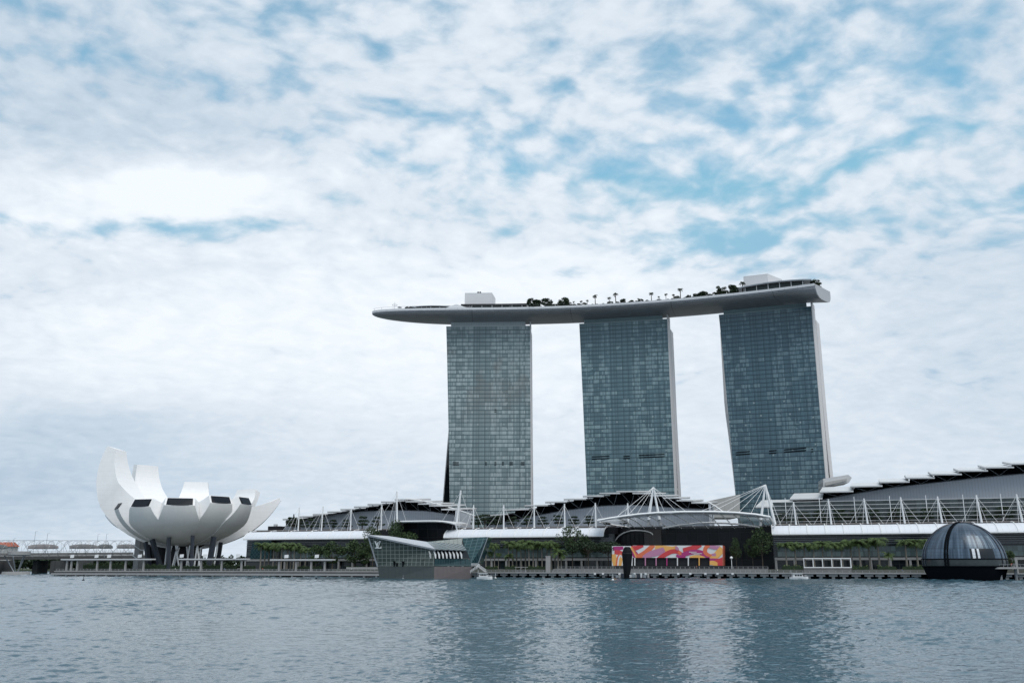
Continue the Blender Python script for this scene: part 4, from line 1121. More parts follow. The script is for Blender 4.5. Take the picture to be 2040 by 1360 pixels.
MB().wbox(sa - 4, sb + 3, 46.2, 60, ZG, 18.2).build('lower_wall', M['darkglass'], ent)
for z in (12, 15, 17.6):
    MB().bar(W(sa - 4, 45.8, z), W(sb + 3, 45.8, z), 0.5, 0.2).build('ledge', M['steel'], ent)

# arched side entrance and the dark event hall under the big glass canopy
eh = thing('event_hall', 'dark glazed hall with an arched door under the curved glass canopy', 'hall', W(S(1390, 62, 15), 70, ZG))
h0, h1 = S(1224, 58, 15), S(1540, 58, 15)
mb = MB(); mb.add([W(h0, 60, ZG), W(h1, 60, ZG), W(h1, 60, 28.5), W(h0, 60, 28.5)], [[0, 1, 2, 3]], 0, [[(0, 0), (h1 - h0, 0), (h1 - h0, 24), (0, 24)]])
mb.build('hall_glazing', M['hallglass'], eh, recalc=False)
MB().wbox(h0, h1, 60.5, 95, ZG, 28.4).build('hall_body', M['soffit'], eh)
MB().wbox(S(1284, 58, 15), S(1318, 58, 15), 58.6, 59.9, ZG, 27).build('stone_pier', mat('dark_stone', (0.075, 0.072, 0.072), 0.7, var=0.2, extra=along(3.0, 0.15, 0.3)), eh)
MB().wbox(S(1291, 58, 15), S(1315, 58, 15), 58.3, 58.55, ZG, 13.2).build('doorway', M['black'], eh)
mb = MB(); c_s, r0 = S(1263, 56, 18), 9.6
pts = [W(c_s - 11.5 + 12.5 * (1 - math.cos(R(90 * k / 8))) * 1.0, 55.5, 17.6 + 8.6 * math.sin(R(90 * k / 8))) for k in range(9)]
pts += [W(c_s + 1.5 + 9.5 * math.sin(R(90 * k / 6)), 56.5, 26.2 - 2.6 * (1 - math.cos(R(90 * k / 6)))) for k in range(1, 7)]
MB().path(pts, 0.36, 6).build('arch_frame', M['white'], eh)
for i in range(7):
    s_ = c_s - 8 + i * 2.6
    MB().bar(W(s_, 58.8, ZG), W(s_, 58.8, 25.0 - 0.12 * (i - 3) ** 2), 0.22, 0.3).build('mullion', M['soffit'], eh)

# the big curved glass canopy over the plaza
fr = [(1190, 1038), (1212, 1033.8), (1240, 1029.5), (1270, 1025.6), (1310, 1022.4), (1360, 1020.6), (1420, 1020.4), (1465, 1022), (1505, 1025.6), (1533, 1030.5)]
bk = [(1194, 1040), (1224, 1045.5), (1254, 1050), (1288, 1053), (1330, 1053.5), (1375, 1053.5), (1420, 1053.5), (1465, 1053), (1500, 1051.5), (1536, 1048)]
cano = thing('plaza_canopy', 'sweeping white ribbed glass canopy hung from two pairs of leaning masts', 'canopy', W(S(1370, 45, 30), 45, ZG))
F = [on(px, py, 30) for px, py in fr]; B = [on(px, py, 62) for px, py in bk]
def cpt(i, k, up=0.0):
    """k from 0 at the front edge to 1 at the back, bowed upward"""
    i0 = min(int(i), len(F) - 2); f = i - i0
    a_, b_ = F[i0].lerp(F[i0 + 1], f), B[i0].lerp(B[i0 + 1], f)
    return a_.lerp(b_, k) + Vector((0, 0, 1.1 * math.sin(math.pi * k) + up))
n_ = len(F) - 1
mb = MB()
for j in range(13):
    k0, k1 = 0.03 + j * 0.075, 0.03 + j * 0.075 + 0.042
    secs_ = []
    for i in range(0, 4 * n_ + 1):
        q = i / 4
        secs_.append([cpt(q, k0), cpt(q, k1, 0.35), cpt(q, k1, 0.43), cpt(q, k0, 0.08)])
    mb.loft(secs_)
mb.build('glass_louvre', mat('frosted_louvre_glass', (0.50, 0.53, 0.56), 0.4, var=0.1), cano)
mb = MB(); secs_ = []
for i in range(0, 4 * n_ + 1):
    q = i / 4; secs_.append([cpt(q, 0.0, 0.9), cpt(q, 0.30, 1.0), cpt(q, 0.30, 0.85), cpt(q, 0.0, 0.7)])
mb.loft(secs_).build('front_glass', mat('pale_canopy_glass', (0.40, 0.43, 0.46), 0.25, var=0.1, extra=along(2.4, 0.15, 0.25)), cano)
MB().path([cpt(i / 4, 0.0, 0.35) for i in range(4 * n_ + 1)] + [on(1540, 1040, 38), on(1543, 1046, 44)], [0.72] * (4 * n_ + 1) + [0.65, 0.6], 6).build('front_edge_beam', M['white'], cano, smooth=60)
MB().path([cpt(i / 4, 1.0, 0.0) for i in range(4 * n_ + 1)], 0.45, 6).build('back_edge_beam', M['white'], cano, smooth=60)
mb_pts = [(1320, 1051.5), (1352, 1046), (1390, 1041.5), (1420, 1040.5), (1450, 1041.5), (1490, 1046), (1514, 1050)]
MB().path([on(px, py, 50) for px, py in mb_pts], 0.5, 5).build('tie_beam', M['white'], cano)
for i in range(13):
    q = 1.6 + (n_ - 2.0) * i / 12
    qb = min(n_, q + 0.75)
    pts = []
    for k in range(9):
        kk = k / 8; pts.append(cpt(q + (qb - q) * kk, kk, -0.35))
    MB().path(pts, 0.27, 5).build('rib', M['white'], cano)
    b_ = pts[-1]
    if i % 2 == 0: MB().tube(b_, Vector((b_.x, b_.y + 0.5, b_.z - 5.0)), 0.22, n=5).build('post', M['white'], cano)
def amast(top, feet, tt, tb):
    tp = on(top[0], top[1], tt)
    for fx, fy in feet:
        f_ = on(fx, fy, tb)
        MB().tube(f_, tp, 0.85, 0.5, 7).build('mast', M['white'], cano, smooth=60)
    return tp
tp1 = amast((1301.5, 970), ((1291, 1046), (1316, 1046)), 48, 47)
tp2 = amast((1524.5, 965), ((1514.5, 1047), (1544, 1044)), 48, 47)
for tp, ends in ((tp1, ((1250, 1027), (1268, 1025.5), (1290, 1023.5), (1325, 1021.5), (1350, 1021), (1370, 1020.6), (1225, 1032))),
                 (tp2, ((1390, 1020.5), (1415, 1020.5), (1445, 1021), (1470, 1022), (1495, 1024.5), (1532, 1030), (1556, 1046)))):
    for px, py in ends:
        MB().tube(tp, on(px, py, 31), 0.10, n=4).build('stay', M['white'], cano)

# buildings glimpsed behind the halls
a_, b_, c_, d_ = at(1404, 999, 640), at(1474, 984, 640), at(1474, 1030, 640), at(1404, 1030, 640)
MB_ = MB(); MB_.prism([d_, c_, b_, a_], (0, 30, 0))
solo(MB_, 'theatre_building', M['stone'], 'pale grey sloping stone wall seen between the middle and the deep teal tower', 'building')
a_ = [at(1640, 953, 600), at(1690, 945, 600), at(1697, 951, 600), at(1692, 960, 600), at(1640, 969, 600)]
rb = thing('roof_terrace', 'small white cantilevered roof box beside the foot of the deep teal tower', 'building', a_[2])
MB().prism(a_, (4, 22, 0)).build('canopy', M['roofwhite'], rb)
q = [at(1644, 960, 599.4), at(1687, 952.5, 599.4), at(1687, 957, 599.4), at(1644, 967, 599.4)]
MB().prism(q, (0, 0.5, 0)).build('opening', M['stone'], rb)
q0, q1 = at(1642, 1000, 601), at(1662, 1000, 601)
MB().hexa([(q0.x, 601, ZG), (q1.x, 601, ZG), (q1.x + 4, 622, ZG), (q0.x + 4, 622, ZG)], [(q0.x, 601, a_[3].z), (q1.x, 601, a_[3].z), (q1.x + 4, 622, a_[3].z), (q0.x + 4, 622, a_[3].z)]).build('support_wall', M['stone'], rb)

# ------------------------------------------------------------------ the crystal shaped glass shop standing in the water
def P(px, py, Y): return at(px, py, Y)
YA, YB, YC = 466, 452, 466            # left end, front corner, right end
cry = thing('glass_pavilion', 'faceted glass pavilion with a sloping roof standing in the water on a stone base', 'pavilion', P(850, 1149, 462))
def uvquad(mb, pts, w, h):
    """a quad (bl, br, tr, tl) with metre UVs, kept vertical in u"""
    bl, br, tr, tl = pts
    ex = (br - bl).normalized()
    nrm = ex.cross(tl - bl).normalized(); ey = nrm.cross(ex)
    mb.add(pts, [[0, 1, 2, 3]], 0, [[((p - bl).dot(ex), (p - bl).dot(ey)) for p in pts]])
def slab(name, pts, m_, th, parent=None):
    n = (pts[1] - pts[0]).cross(pts[-1] - pts[0]).normalized()
    if n.y < 0: n = -n
    return MB().prism(pts, n * th).build(name, m_, parent or cry)
zb = P(865, 1128, YB).z
def flat(px, Y, z):
    p = P(px, 1128, Y); p.z = z; return p
L0, C0, R0 = flat(752.5, YA, zb), flat(865, YB, zb), flat(939, YC, zb)
def dn(p, z=-1.5): return Vector((p.x, p.y, z))
L0b = P(757, 1149, YA); L0b.z = -1.5; R0b = dn(R0) - Vector((0.8, 0, 0))
MB().hexa([L0b, dn(C0), dn(C0) + Vector((4, 22, 0)), L0b + Vector((4, 22, 0))], [L0, C0, C0 + Vector((4, 22, 0)), L0 + Vector((4, 22, 0))]).build('stone_base', M['granite'], cry)
MB().hexa([dn(C0) + Vector((0.02, 0.02, 0)), R0b, R0b + Vector((0, 20, 0)), dn(C0) + Vector((4, 21, 0))], [C0 + Vector((0.02, 0.02, -0.01)), R0 - Vector((0, 0, .01)), R0 + Vector((0, 20, 0)), C0 + Vector((4, 21, 0))]).build('stone_base', M['redgranite'], cry)
LT, CT, RT_ = P(734, 1068.5, YA + 1), P(866, 1093, YB + 1), P(929, 1095.5, YC)
up3 = Vector((0, 0, 0.25))
mb = MB(); uvquad(mb, [L0 + up3, C0 + up3, CT, LT], 0, 0); o = mb.build('olive_glass_wall', M['crystal'], cry, recalc=False)
# black openings of the shop at the foot of the wall
def onw(px, py, pts, off=0.25):
    n = (pts[1] - pts[0]).cross(pts[3] - pts[0]).normalized()
    if n.y > 0: n = -n
    d = ray(px, py); q = pts[0] + n * off
    return CAM + d * ((q - CAM).dot(n) / d.dot(n)), n
wl = [L0, C0, CT, LT]
for poly in ([(783, 1117), (787, 1117), (786, 1128), (784.5, 1128)], [(789, 1121), (792, 1121), (792, 1127), (789.5, 1127)], [(797, 1117.5), (806, 1117.5), (805, 1119), (803, 1127.5), (801.5, 1127.5), (801, 1119)]):
    pts = [onw(x, y, wl)[0] for x, y in poly]; n = onw(0, 1100, wl)[1]
    MB().prism(pts, n * -0.2).build('display', M['black'], cry)
# end mullions
MB().bar(L0, LT, 0.7, 0.7).build('corner_post', M['steel'], cry)
# lower right wall: teal shop glass, white fins in a dark loggia
K0, K1, K2, K3 = C0 + up3, R0 + up3, flat(936, YC, P(936, 1113, YC).z), flat(866, YB, P(866, 1113, YB).z)
mb = MB(); uvquad(mb, [K0, K1, K2, K3], 0, 0); mb.build('teal_shop_wall', M['crystalshop'], cry, recalc=False)
wr = [K0, K1, RT_, CT]
mb = MB(); uvquad(mb, [K3 + Vector((0.2, 1.2, 0.1)), K2 + Vector((0, 1.2, 0.1)), RT_ + Vector((0, 1.2, 0)), CT + Vector((0.2, 1.2, 0))], 0, 0); mb.build('loggia_glass', M['darkglass'], cry, recalc=False)
MB().bar(K3 + Vector((-6.5, 2.2, 0)), K2, 0.5, 0.7).build('loggia_sill', M['granite'], cry)
for i in range(10):
    x = 849.5 + i * 7.4 + (3 if i > 1 else 0)
    f = 0.12 + 0.085 * i
    b_ = K3.lerp(K2, max(-0.12, (x - 866) / 70)); tpt = CT.lerp(RT_, max(-0.12, (x - 866) / 63))
    b_ = b_ + Vector((0, -0.1, 0.3)); tpt = Vector((b_.x - 0.9, b_.y + 0.2, b_.z + 3.4))
    mid = b_.lerp(tpt, 0.55) + Vector((0.28, 0, 0))
    MB().loft([[p + Vector((-w / 2, 0, 0)), p + Vector((w / 2, 0, 0)), p + Vector((w / 2 + .1, 0.7, 0)), p + Vector((-w / 2 + .1, 0.7, 0))] for p, w in ((b_, 0.42), (mid, 0.75), (tpt, 0.34))]).build('sun_fin', M['white'], cry)
# roofs
A0, A1, A2, A3 = P(731, 1064.8, YA), P(868, 1093.2, YB - 0.3), P(850, 1078.5, YB + 20), P(772, 1066.8, YA + 18)
slab('sloping_roof', [A0, A1, A2, A3], mat('grey_metal_roof', (0.40, 0.43, 0.47), 0.35, var=0.08, extra=along(2.4, 0.15, 0.18)), 0.5)
MB().bar(P(731, 1066, YA - 0.2), P(868, 1094.4, YB - 0.5), 0.4, 0.75).build('roof_edge', M['steel'], cry)
B0, B1, B2, B3 = A1 + Vector((0.1, 0.1, 0)), P(930, 1095.3, YC - 1), P(921, 1083, YC + 12), A2 + Vector((0.1, 0.1, 0))
slab('sloping_roof', [B0, B1, B2, B3], mat('slatted_roof_glass', (0.20, 0.235, 0.25), 0.25, var=0.25, extra=along(2.0, 0.8, 0.55)), 0.4)
D = [A2 + Vector((0.3, 0.5, -0.3)), P(921, 1084, YC + 12.5), P(921, 1071.5, YC + 14), P(848, 1079, YB + 20.8)]
mb = MB(); uvquad(mb, D, 0, 0); mb.build('clear_glass_wall', M['greenglass'], cry, recalc=False)
# the second crystal behind
E0, E1, E2, E3 = P(937, 1128, YC + 6), P(952, 1123, YC + 12), P(971.5, 1069, YC + 13), P(920.5, 1071, YC + 15)
E0.z = zb
mb = MB(); uvquad(mb, [P(935, 1128, YC + 5), E1, E2, P(921, 1071, YC + 14.5)], 0, 0); mb.build('teal_glass_wall', M['crystalteal'], cry, recalc=False)
MB().hexa([P(936, 1128, YC + 6), E1 + Vector((0, .5, 0)), E1 + Vector((2, 16, 0)), P(936, 1128, YC + 22)], [P(921.5, 1071.5, YC + 15.2), E2 + Vector((-.2, .5, 0)), E2 + Vector((2, 16, 0)), P(921, 1071.5, YC + 30)]).build('rear_glass', M['tealglass'], cry)
MB().bar(E1, E2, 0.5, 0.5).build('corner_post', M['steel'], cry)
MB().hexa([L0 + Vector((.6, .8, 0)), C0 + Vector((.2, .8, 0)), C0 + Vector((3, 20, 0)), L0 + Vector((6, 18, 0))], [LT + Vector((1.2, 1.5, -.6)), CT + Vector((0, 1.4, -.6)), A2 + Vector((0, -.5, -.8)), A3 + Vector((0, -.5, -.8))]).build('interior', M['shopglass'], cry)
# the raised white letters on the wall
def letters():
    n = onw(0, 1100, wl)[1]
    def q(x, y, off=0.55): return onw(720 + x / 7.286, 1050 + y / 7.286, wl, off)[0]
    mb = MB()
    def stroke(a, b, wa, wb=None, off=0.55):
        wb = wa if wb is None else wb
        pts = [q(a[0] - wa / 2, a[1], off), q(a[0] + wa / 2, a[1], off), q(b[0] + wb / 2, b[1], off), q(b[0] - wb / 2, b[1], off)]
        mb.prism(pts, n * -0.3)
    stroke((200, 207), (236, 300), 17, 13, 0.60)       # V heavy stroke
    stroke((270, 207), (236, 300), 7, 9, 0.58)         # V light stroke
    stroke((188, 203), (216, 203), 6, 6, 0.62); stroke((202, 200), (202, 209), 30, 24, 0.61); stroke((266, 200), (266, 209), 28, 18, 0.57)
    stroke((240, 222), (216, 300), 13, 13, 0.56)       # L stem
    stroke((245, 216), (240, 224), 30, 22, 0.55)
    stroke((240, 292), (238, 305), 80, 90, 0.54)       # L foot
    stroke((284, 276), (278, 304), 5, 18, 0.53)
    return mb.build('letter_sign', mat('white_sign_letters', (0.80, 0.81, 0.80), 0.4, var=0.02), cry)
letters()

# ------------------------------------------------------------------ glass dome on the water
DC = Vector((P(1922, 1128, 413).x, 413, 0)); DR = 17.3
DZ = P(1922, 1041, 413).z - DR
dome = thing('glass_dome', 'dark blue glass dome standing in the water on a black drum', 'dome', DC)
def dpt(lon, z, r_=DR):
    rr = math.sqrt(max(0.0, r_ * r_ - (z - DZ) ** 2)); a = R(lon)
    return Vector((DC.x + rr * math.cos(a), DC.y + rr * math.sin(a), z))
ZB_, ZM_ = P(1922, 1127.5, 413).z, P(1922, 1112.5, 413 - 18).z
mb = MB(); NL, NZ = 72, 24
def dz(j): 
    k = j / NZ; th = math.asin((ZM_ - DZ) / DR); return DZ + DR * math.sin(th + (math.pi / 2 - th) * k)
vs_, fs, uvs = [], [], []
for j in range(NZ + 1):
    for i in range(NL): vs_.append(dpt(i * 360 / NL, min(dz(j), DZ + DR - 1e-4)))
for j in range(NZ):
    for i in range(NL):
        fs.append([j * NL + i, j * NL + (i + 1) % NL, (j + 1) * NL + (i + 1) % NL, (j + 1) * NL + i])
        u0, u1 = i * 360 / NL, (i + 1) * 360 / NL; v0, v1 = (j / NZ) * 21.5, ((j + 1) / NZ) * 21.5
        uvs.append([(u0, v0), (u1, v0), (u1, v1), (u0, v1)])
mb.add(vs_, fs, 0, uvs); mb.build('glass_shell', M['dome'], dome, smooth=60, recalc=False)
mb = MB(); mb.loft([[dpt(i * 5, z) for i in range(72)] for z in (ZB_, (ZB_ + ZM_) / 2, ZM_)], True, False); mb.build('clear_glass_ring', mat('clear_ring_glass', (0.045, 0.058, 0.060), 0.15, var=0.6, scale=0.35, spec=0.3), dome, smooth=60)
MB().path([dpt(i * 5, ZM_, DR + 0.15) for i in range(73)], 0.22, 4).build('ring_beam', M['black'], dome)
MB().path([dpt(i * 5, ZB_, DR + 0.15) for i in range(73)], 0.26, 4).build('ring_beam', M['black'], dome)
MB().loft([[dpt(i * 5, z, r_) for i in range(72)] for z, r_ in ((-1.5, DR - 0.9), (0.8, DR - 0.5), (ZB_ - 0.05, DR - 0.1))], True, True).build('black_drum', M['black'], dome, smooth=60)
def meridian(lon, r_, w):
    z0, n = ZB_, 16
    pts = [dpt(lon, min(DZ + DR * math.sin(math.asin((z0 - DZ) / DR) + (math.pi / 2 - math.asin((z0 - DZ) / DR)) * k / n), DZ + DR - 1e-3), DR) for k in range(n + 1)]
    c = Vector((DC.x, DC.y, DZ)); pts = [c + (p - c) * r_ for p in pts]
    return MB().path(pts, w, 5)
meridian(219, 1.012, 0.42).build('dark_rib', M['black'], dome); meridian(223, 1.012, 0.42).build('dark_rib', M['black'], dome)
for lon in (172, 181, 303, 315):
    meridian(lon, 1.006, 0.28).build('dark_rib', M['column'], dome)
for i in range(10):
    a = 198 + i * 10
    MB().tube(dpt(a, ZB_, DR - 1.6), dpt(a, ZM_, DR - 1.6), 0.16, n=5).build('column', M['white'], dome)
MB().lathe((DC.x, DC.y, 0), [(0.1, DZ + DR - 0.2), (2.2, DZ + DR - 0.15), (2.0, DZ + DR + 0.25), (0.1, DZ + DR + 0.3)], 16).build('oculus', M['black'], dome)
# terrace beside the dome
tz0 = P(1960, 1129, 402).z
ter = thing('terrace', 'pale concrete terrace on round columns beside the glass dome', 'terrace', P(2000, 1140, 410))
q0, q1 = P(1935, 1129, 398), P(2180, 1129, 398)
MB().box(q0.x, q1.x, 397, 412, tz0 - 0.75, tz0).build('slab', M['concrete'], ter)
for px in (1995, 2026, 2058, 2090):
    q = P(px, 1149, 400)
    MB().lathe((q.x, 400.5, 0), [(0.62, -1.5), (0.62, tz0 - 0.8), (0.85, tz0 - 0.76)], 12).build('column', M['concrete'], ter)
MB().bar((q0.x + 10, 397.4, tz0 + 1.15), (q1.x, 397.4, tz0 + 1.15), 0.12, 0.1).build('handrail', M['rail'], ter)
mb = MB(); n = 24; pp = None
for i in range(n + 1):
    x = q0.x + 10 + (q1.x - q0.x - 10) * i / n
    if pp is None: mb.box(x - .06, x + .06, 397.35, 397.47, tz0, tz0 + 1.15); pp = mb.build('post', M['rail'], ter); x00 = x
    else:
        c = pp.copy(); COL.objects.link(c); c.location = (x - x00, 0, 0)
for px in (1998, 2024):
    MB().wbox(S(px, 12, 8) - 0.5, S(px, 12, 8) + 0.5, 11, 12, 2.8, 10).build('wall_pier', M['concrete'], ter)

# ------------------------------------------------------------------ pavilion wrapped in a bright printed mural
TM = 20.0
def mpx(x, y, t=TM): return on(1180 + x / 6.8, 1070 + y / 6.8, t)
mur = thing('mural_pavilion', 'long low pavilion wrapped in red, orange and magenta swirls', 'pavilion', mpx(1015, 380))
MC_ = [(0.72, 0.72, 0.73), (0.72, 0.17, 0.08), (0.60, 0.055, 0.065), (0.40, 0.035, 0.18), (0.50, 0.22, 0.36), (0.82, 0.43, 0.12)]
mms = [mat('mural_' + n_, c, 0.55, var=0.05) for n_, c in zip(('white', 'orange', 'red', 'magenta', 'mauve', 'yellow'), MC_)]
rects = [(266, 115, 545, 381), (545, 108, 1590, 274), (1590, 108, 1764, 381)]
def clip(poly, r_):
    for ax, lim, sgn in ((0, r_[0], 1), (0, r_[2], -1), (1, r_[1], 1), (1, r_[3], -1)):
        out = []
        for i in range(len(poly)):
            a, b = poly[i - 1], poly[i]
            ia, ib = (a[ax] - lim) * sgn >= 0, (b[ax] - lim) * sgn >= 0
            if ia != ib:
                k = (lim - a[ax]) / (b[ax] - a[ax]); out.append((a[0] + (b[0] - a[0]) * k, a[1] + (b[1] - a[1]) * k))
            if ib: out.append(b)
        poly = out
        if len(poly) < 3: return None
    return poly
def crv(pts, n=8):
    out = []
    P_ = [pts[0]] + list(pts) + [pts[-1]]
    for i in range(len(pts) - 1):
        a, b, c, d = P_[i:i + 4]
        for k in range(n):
            t = k / n
            out.append(tuple(0.5 * (2 * b[j] + (c[j] - a[j]) * t + (2 * a[j] - 5 * b[j] + 4 * c[j] - d[j]) * t * t + (3 * b[j] - a[j] - 3 * c[j] + d[j]) * t ** 3) for j in range(3)))
    out.append(tuple(pts[-1])); return out
bands = [(5, [(850, 135, 60), (980, 150, 80), (1080, 165, 90), (1150, 130, 50)]), (3, [(280, 150, 50), (340, 150, 60), (420, 140, 40)]), (2, [(300, 200, 60), (370, 205, 60), (430, 230, 40)]), (5, [(290, 225, 50), (300, 300, 70), (330, 390, 80)]),
         (5, [(360, 390, 60), (380, 300, 60), (400, 270, 20)]), (1, [(325, 390, 22), (340, 280, 22), (378, 225, 22), (420, 250, 22)]), (0, [(345, 390, 18), (358, 285, 18), (382, 243, 18), (410, 280, 14)]),
         (3, [(540, 180, 60), (580, 230, 80), (610, 280, 60)]), (2, [(530, 150, 80), (600, 140, 60), (690, 108, 40)]), (5, [(525, 130, 22), (570, 210, 22), (605, 280, 24)]), (1, [(540, 130, 16), (585, 205, 16), (620, 280, 18)]),
         (1, [(600, 265, 60), (690, 225, 70), (770, 160, 66), (830, 100, 60)]), (4, [(690, 275, 50), (780, 230, 80), (900, 195, 90), (975, 160, 60)]), (2, [(880, 310, 60), (980, 235, 62), (1080, 190, 60), (1160, 195, 54), (1215, 235, 40)]),
         (1, [(1165, 190, 26), (1200, 220, 50), (1215, 265, 40)]), (3, [(1140, 235, 30), (1180, 262, 46), (1260, 250, 50)]), (2, [(1230, 175, 60), (1320, 155, 70), (1400, 130, 70), (1470, 95, 60)]), (3, [(1215, 240, 60), (1320, 205, 64), (1430, 195, 60), (1520, 225, 70), (1590, 262, 50)]),
         (5, [(1320, 270, 30), (1420, 255, 40), (1520, 275, 30)]), (1, [(1600, 100, 50), (1540, 135, 52), (1530, 200, 54), (1580, 240, 44), (1640, 240, 30)]), (4, [(1590, 120, 50), (1660, 135, 50), (1730, 140, 50)]), (5, [(1765, 150, 90), (1720, 200, 90), (1660, 260, 80), (1600, 290, 40)]),
         (4, [(1620, 235, 34), (1675, 232, 40)]), (3, [(1580, 300, 40), (1650, 310, 56), (1720, 305, 40)]), (2, [(1640, 340, 50), (1710, 330, 80), (1790, 320, 130)]), (5, [(1580, 345, 50), (1640, 345, 60), (1720, 385, 50)]), (2, [(1700, 380, 60), (1790, 360, 80)]),
         (4, [(1130, 120, 20), (1150, 150, 40), (1170, 165, 20)]), (0, [(1310, 197, 7), (1412, 197, 7)]), (0, [(1340, 213, 7), (1486, 217, 7)]), (0, [(1375, 229, 7), (1456, 232, 7)])]
mb = MB(); nrm_ = Vector((NX, NY, 0))
for r_ in rects:
    pts = [mpx(r_[0], r_[3]), mpx(r_[2], r_[3]), mpx(r_[2], r_[1]), mpx(r_[0], r_[1])]; mb.prism(pts, nrm_ * 0.4, 0)
lay = 0
for ci, pts in bands:
    lay += 1; c = crv(pts)
    for i in range(len(c) - 1):
        (x0, y0, w0), (x1, y1, w1) = c[i], c[i + 1]
        def nn_(k):
            a, b = c[max(k - 1, 0)], c[min(k + 1, len(c) - 1)]; l = math.hypot(b[0] - a[0], b[1] - a[1]) or 1
            return -(b[1] - a[1]) / l, (b[0] - a[0]) / l
        (ax, ay), (bx, by) = nn_(i), nn_(i + 1)
        quad = [(x0 - ax * w0 / 2, y0 - ay * w0 / 2), (x0 + ax * w0 / 2, y0 + ay * w0 / 2), (x1 + bx * w1 / 2, y1 + by * w1 / 2), (x1 - bx * w1 / 2, y1 - by * w1 / 2)]
        for r_ in rects:
            p = clip(quad, r_)
            if p: mb.add([mpx(x, y) - nrm_ * (0.012 * lay) for x, y in p], [list(range(len(p)))], ci)
mb.build('printed_front', mms, mur, recalc=False)
e0, e1 = mpx(1764, 381), mpx(1764, 108)
sx = 5.5
MB().hexa([e0, e0 + Vector((EX * .4, EY * .4, 0)), e0 + Vector((sx, 18, 0)), e0 + Vector((sx - .4, 18, 0))], [e1, e1 + Vector((EX * .4, EY * .4, 0)), e1 + Vector((sx, 18, 0)), e1 + Vector((sx - .4, 18, 0))]).build('printed_side', mat('mural_side', (0.45, 0.10, 0.06), 0.55, var=0.4, scale=0.4), mur)
b0 = mpx(266, 381, TM + 0.5)
MB().hexa([mpx(270, 381, TM + 1), mpx(1762, 381, TM + 1), mpx(1762, 381, TM + 16), mpx(270, 381, TM + 16)], [mpx(270, 120, TM + 1), mpx(1762, 120, TM + 1), mpx(1762, 120, TM + 1) + nrm_ * 15, mpx(270, 120, TM + 1) + nrm_ * 15]).build('dark_interior', M['hallglass'], mur)
for i, x in enumerate((575, 718, 864, 1009, 1153, 1300, 1447)):
    MB().prism([mpx(x - 7, 381, TM - 0.3), mpx(x + 7, 381, TM - 0.3), mpx(x + 7, 274, TM - 0.3), mpx(x - 7, 274, TM - 0.3)], nrm_ * 0.5).build('post', [mms[0], mms[4], mms[4], mms[3], mms[0], mms[0], mms[5]][i], mur)

# ------------------------------------------------------------------ tall black wrapped object on the fountain raft
pr = [(1247, 1089, 4.5), (1257, 1089.5, 0)]
YF = 452
raft = thing('fountain_raft', 'long low black raft carrying pumps and pale drums', 'raft', P(1262, 1152, YF))
x0, x1 = P(1140, 1152, YF).x, P(1375, 1152, YF).x
mb = MB()
for i, (a, b, z0, z1, y) in enumerate(((0.0, 0.25, 0, 0.35, 2), (0.12, 0.62, 0, 0.6, 0), (0.58, 0.85, 0, 0.4, 1), (0.84, 1.0, 0, 0.22, 2))):
    mb.box(x0 + (x1 - x0) * a, x0 + (x1 - x0) * b, YF + y * 0.5, YF + 5 + y, -0.4, z1)
mb.build('float', M['black'], raft)
for i, px in enumerate((1229, 1234, 1240, 1256, 1261, 1266, 1271, 1277, 1284, 1291)):
    q = P(px, 1150, YF + 2); h = 1.2 + 0.8 * ((i * 37) % 5) / 4
    m_ = (M['steel'], M['roofwhite'], M['column'], M['concrete'])[(i * 3) % 4]
    if i % 2: MB().lathe((q.x, YF + 1.5, 0.6), [(0.55, 0), (0.6, h * 0.9), (0.4, h)], 8).build('drum', m_, raft)
    else: MB().box(q.x - 0.7, q.x + 0.7, YF + 1, YF + 2.2, 0.6, 0.6 + h).build('pump_box', m_, raft)
blk = thing('covered_sculpture', 'tall black faceted object tapering to its foot on the fountain raft', 'sculpture', P(1249, 1146, YF + 3))
prof = [(1243, 1254, 1147), (1241.5, 1257, 1135), (1239.5, 1259.5, 1112), (1238.6, 1260.2, 1102), (1240.5, 1258.8, 1096), (1243, 1256, 1090.5), (1245, 1254, 1088.6)]
secs_ = []
for xa, xb, y in prof:
    a_, b_ = P(xa, y, YF + 3), P(xb, y, YF + 3); c = a_.lerp(b_, 0.5); r_ = (b_.x - a_.x) / 2
    secs_.append([c + Vector((1.07 * r_ * math.cos(R(a + 20)), 0.8 * r_ * math.sin(R(a + 20)), 0)) for a in range(0, 360, 60)])
for s_ in secs_[:1]:
    for p in s_: p.z = 0.55
MB().loft(secs_).build('wrapped_body', mat('black_tarpaulin', (0.009, 0.011, 0.013), 0.6, var=0.3, scale=0.6, bump=0.4, bscale=0.8, spec=0.1), blk)
MB().path([p + (p - Vector((secs_[3][0].x - 3, p.y, p.z))) * 0 + Vector((0, -0.05, 0)) for p in secs_[3]] + [secs_[3][0] + Vector((0, -0.05, 0))], 0.08, 4).build('strap', M['column'], blk)

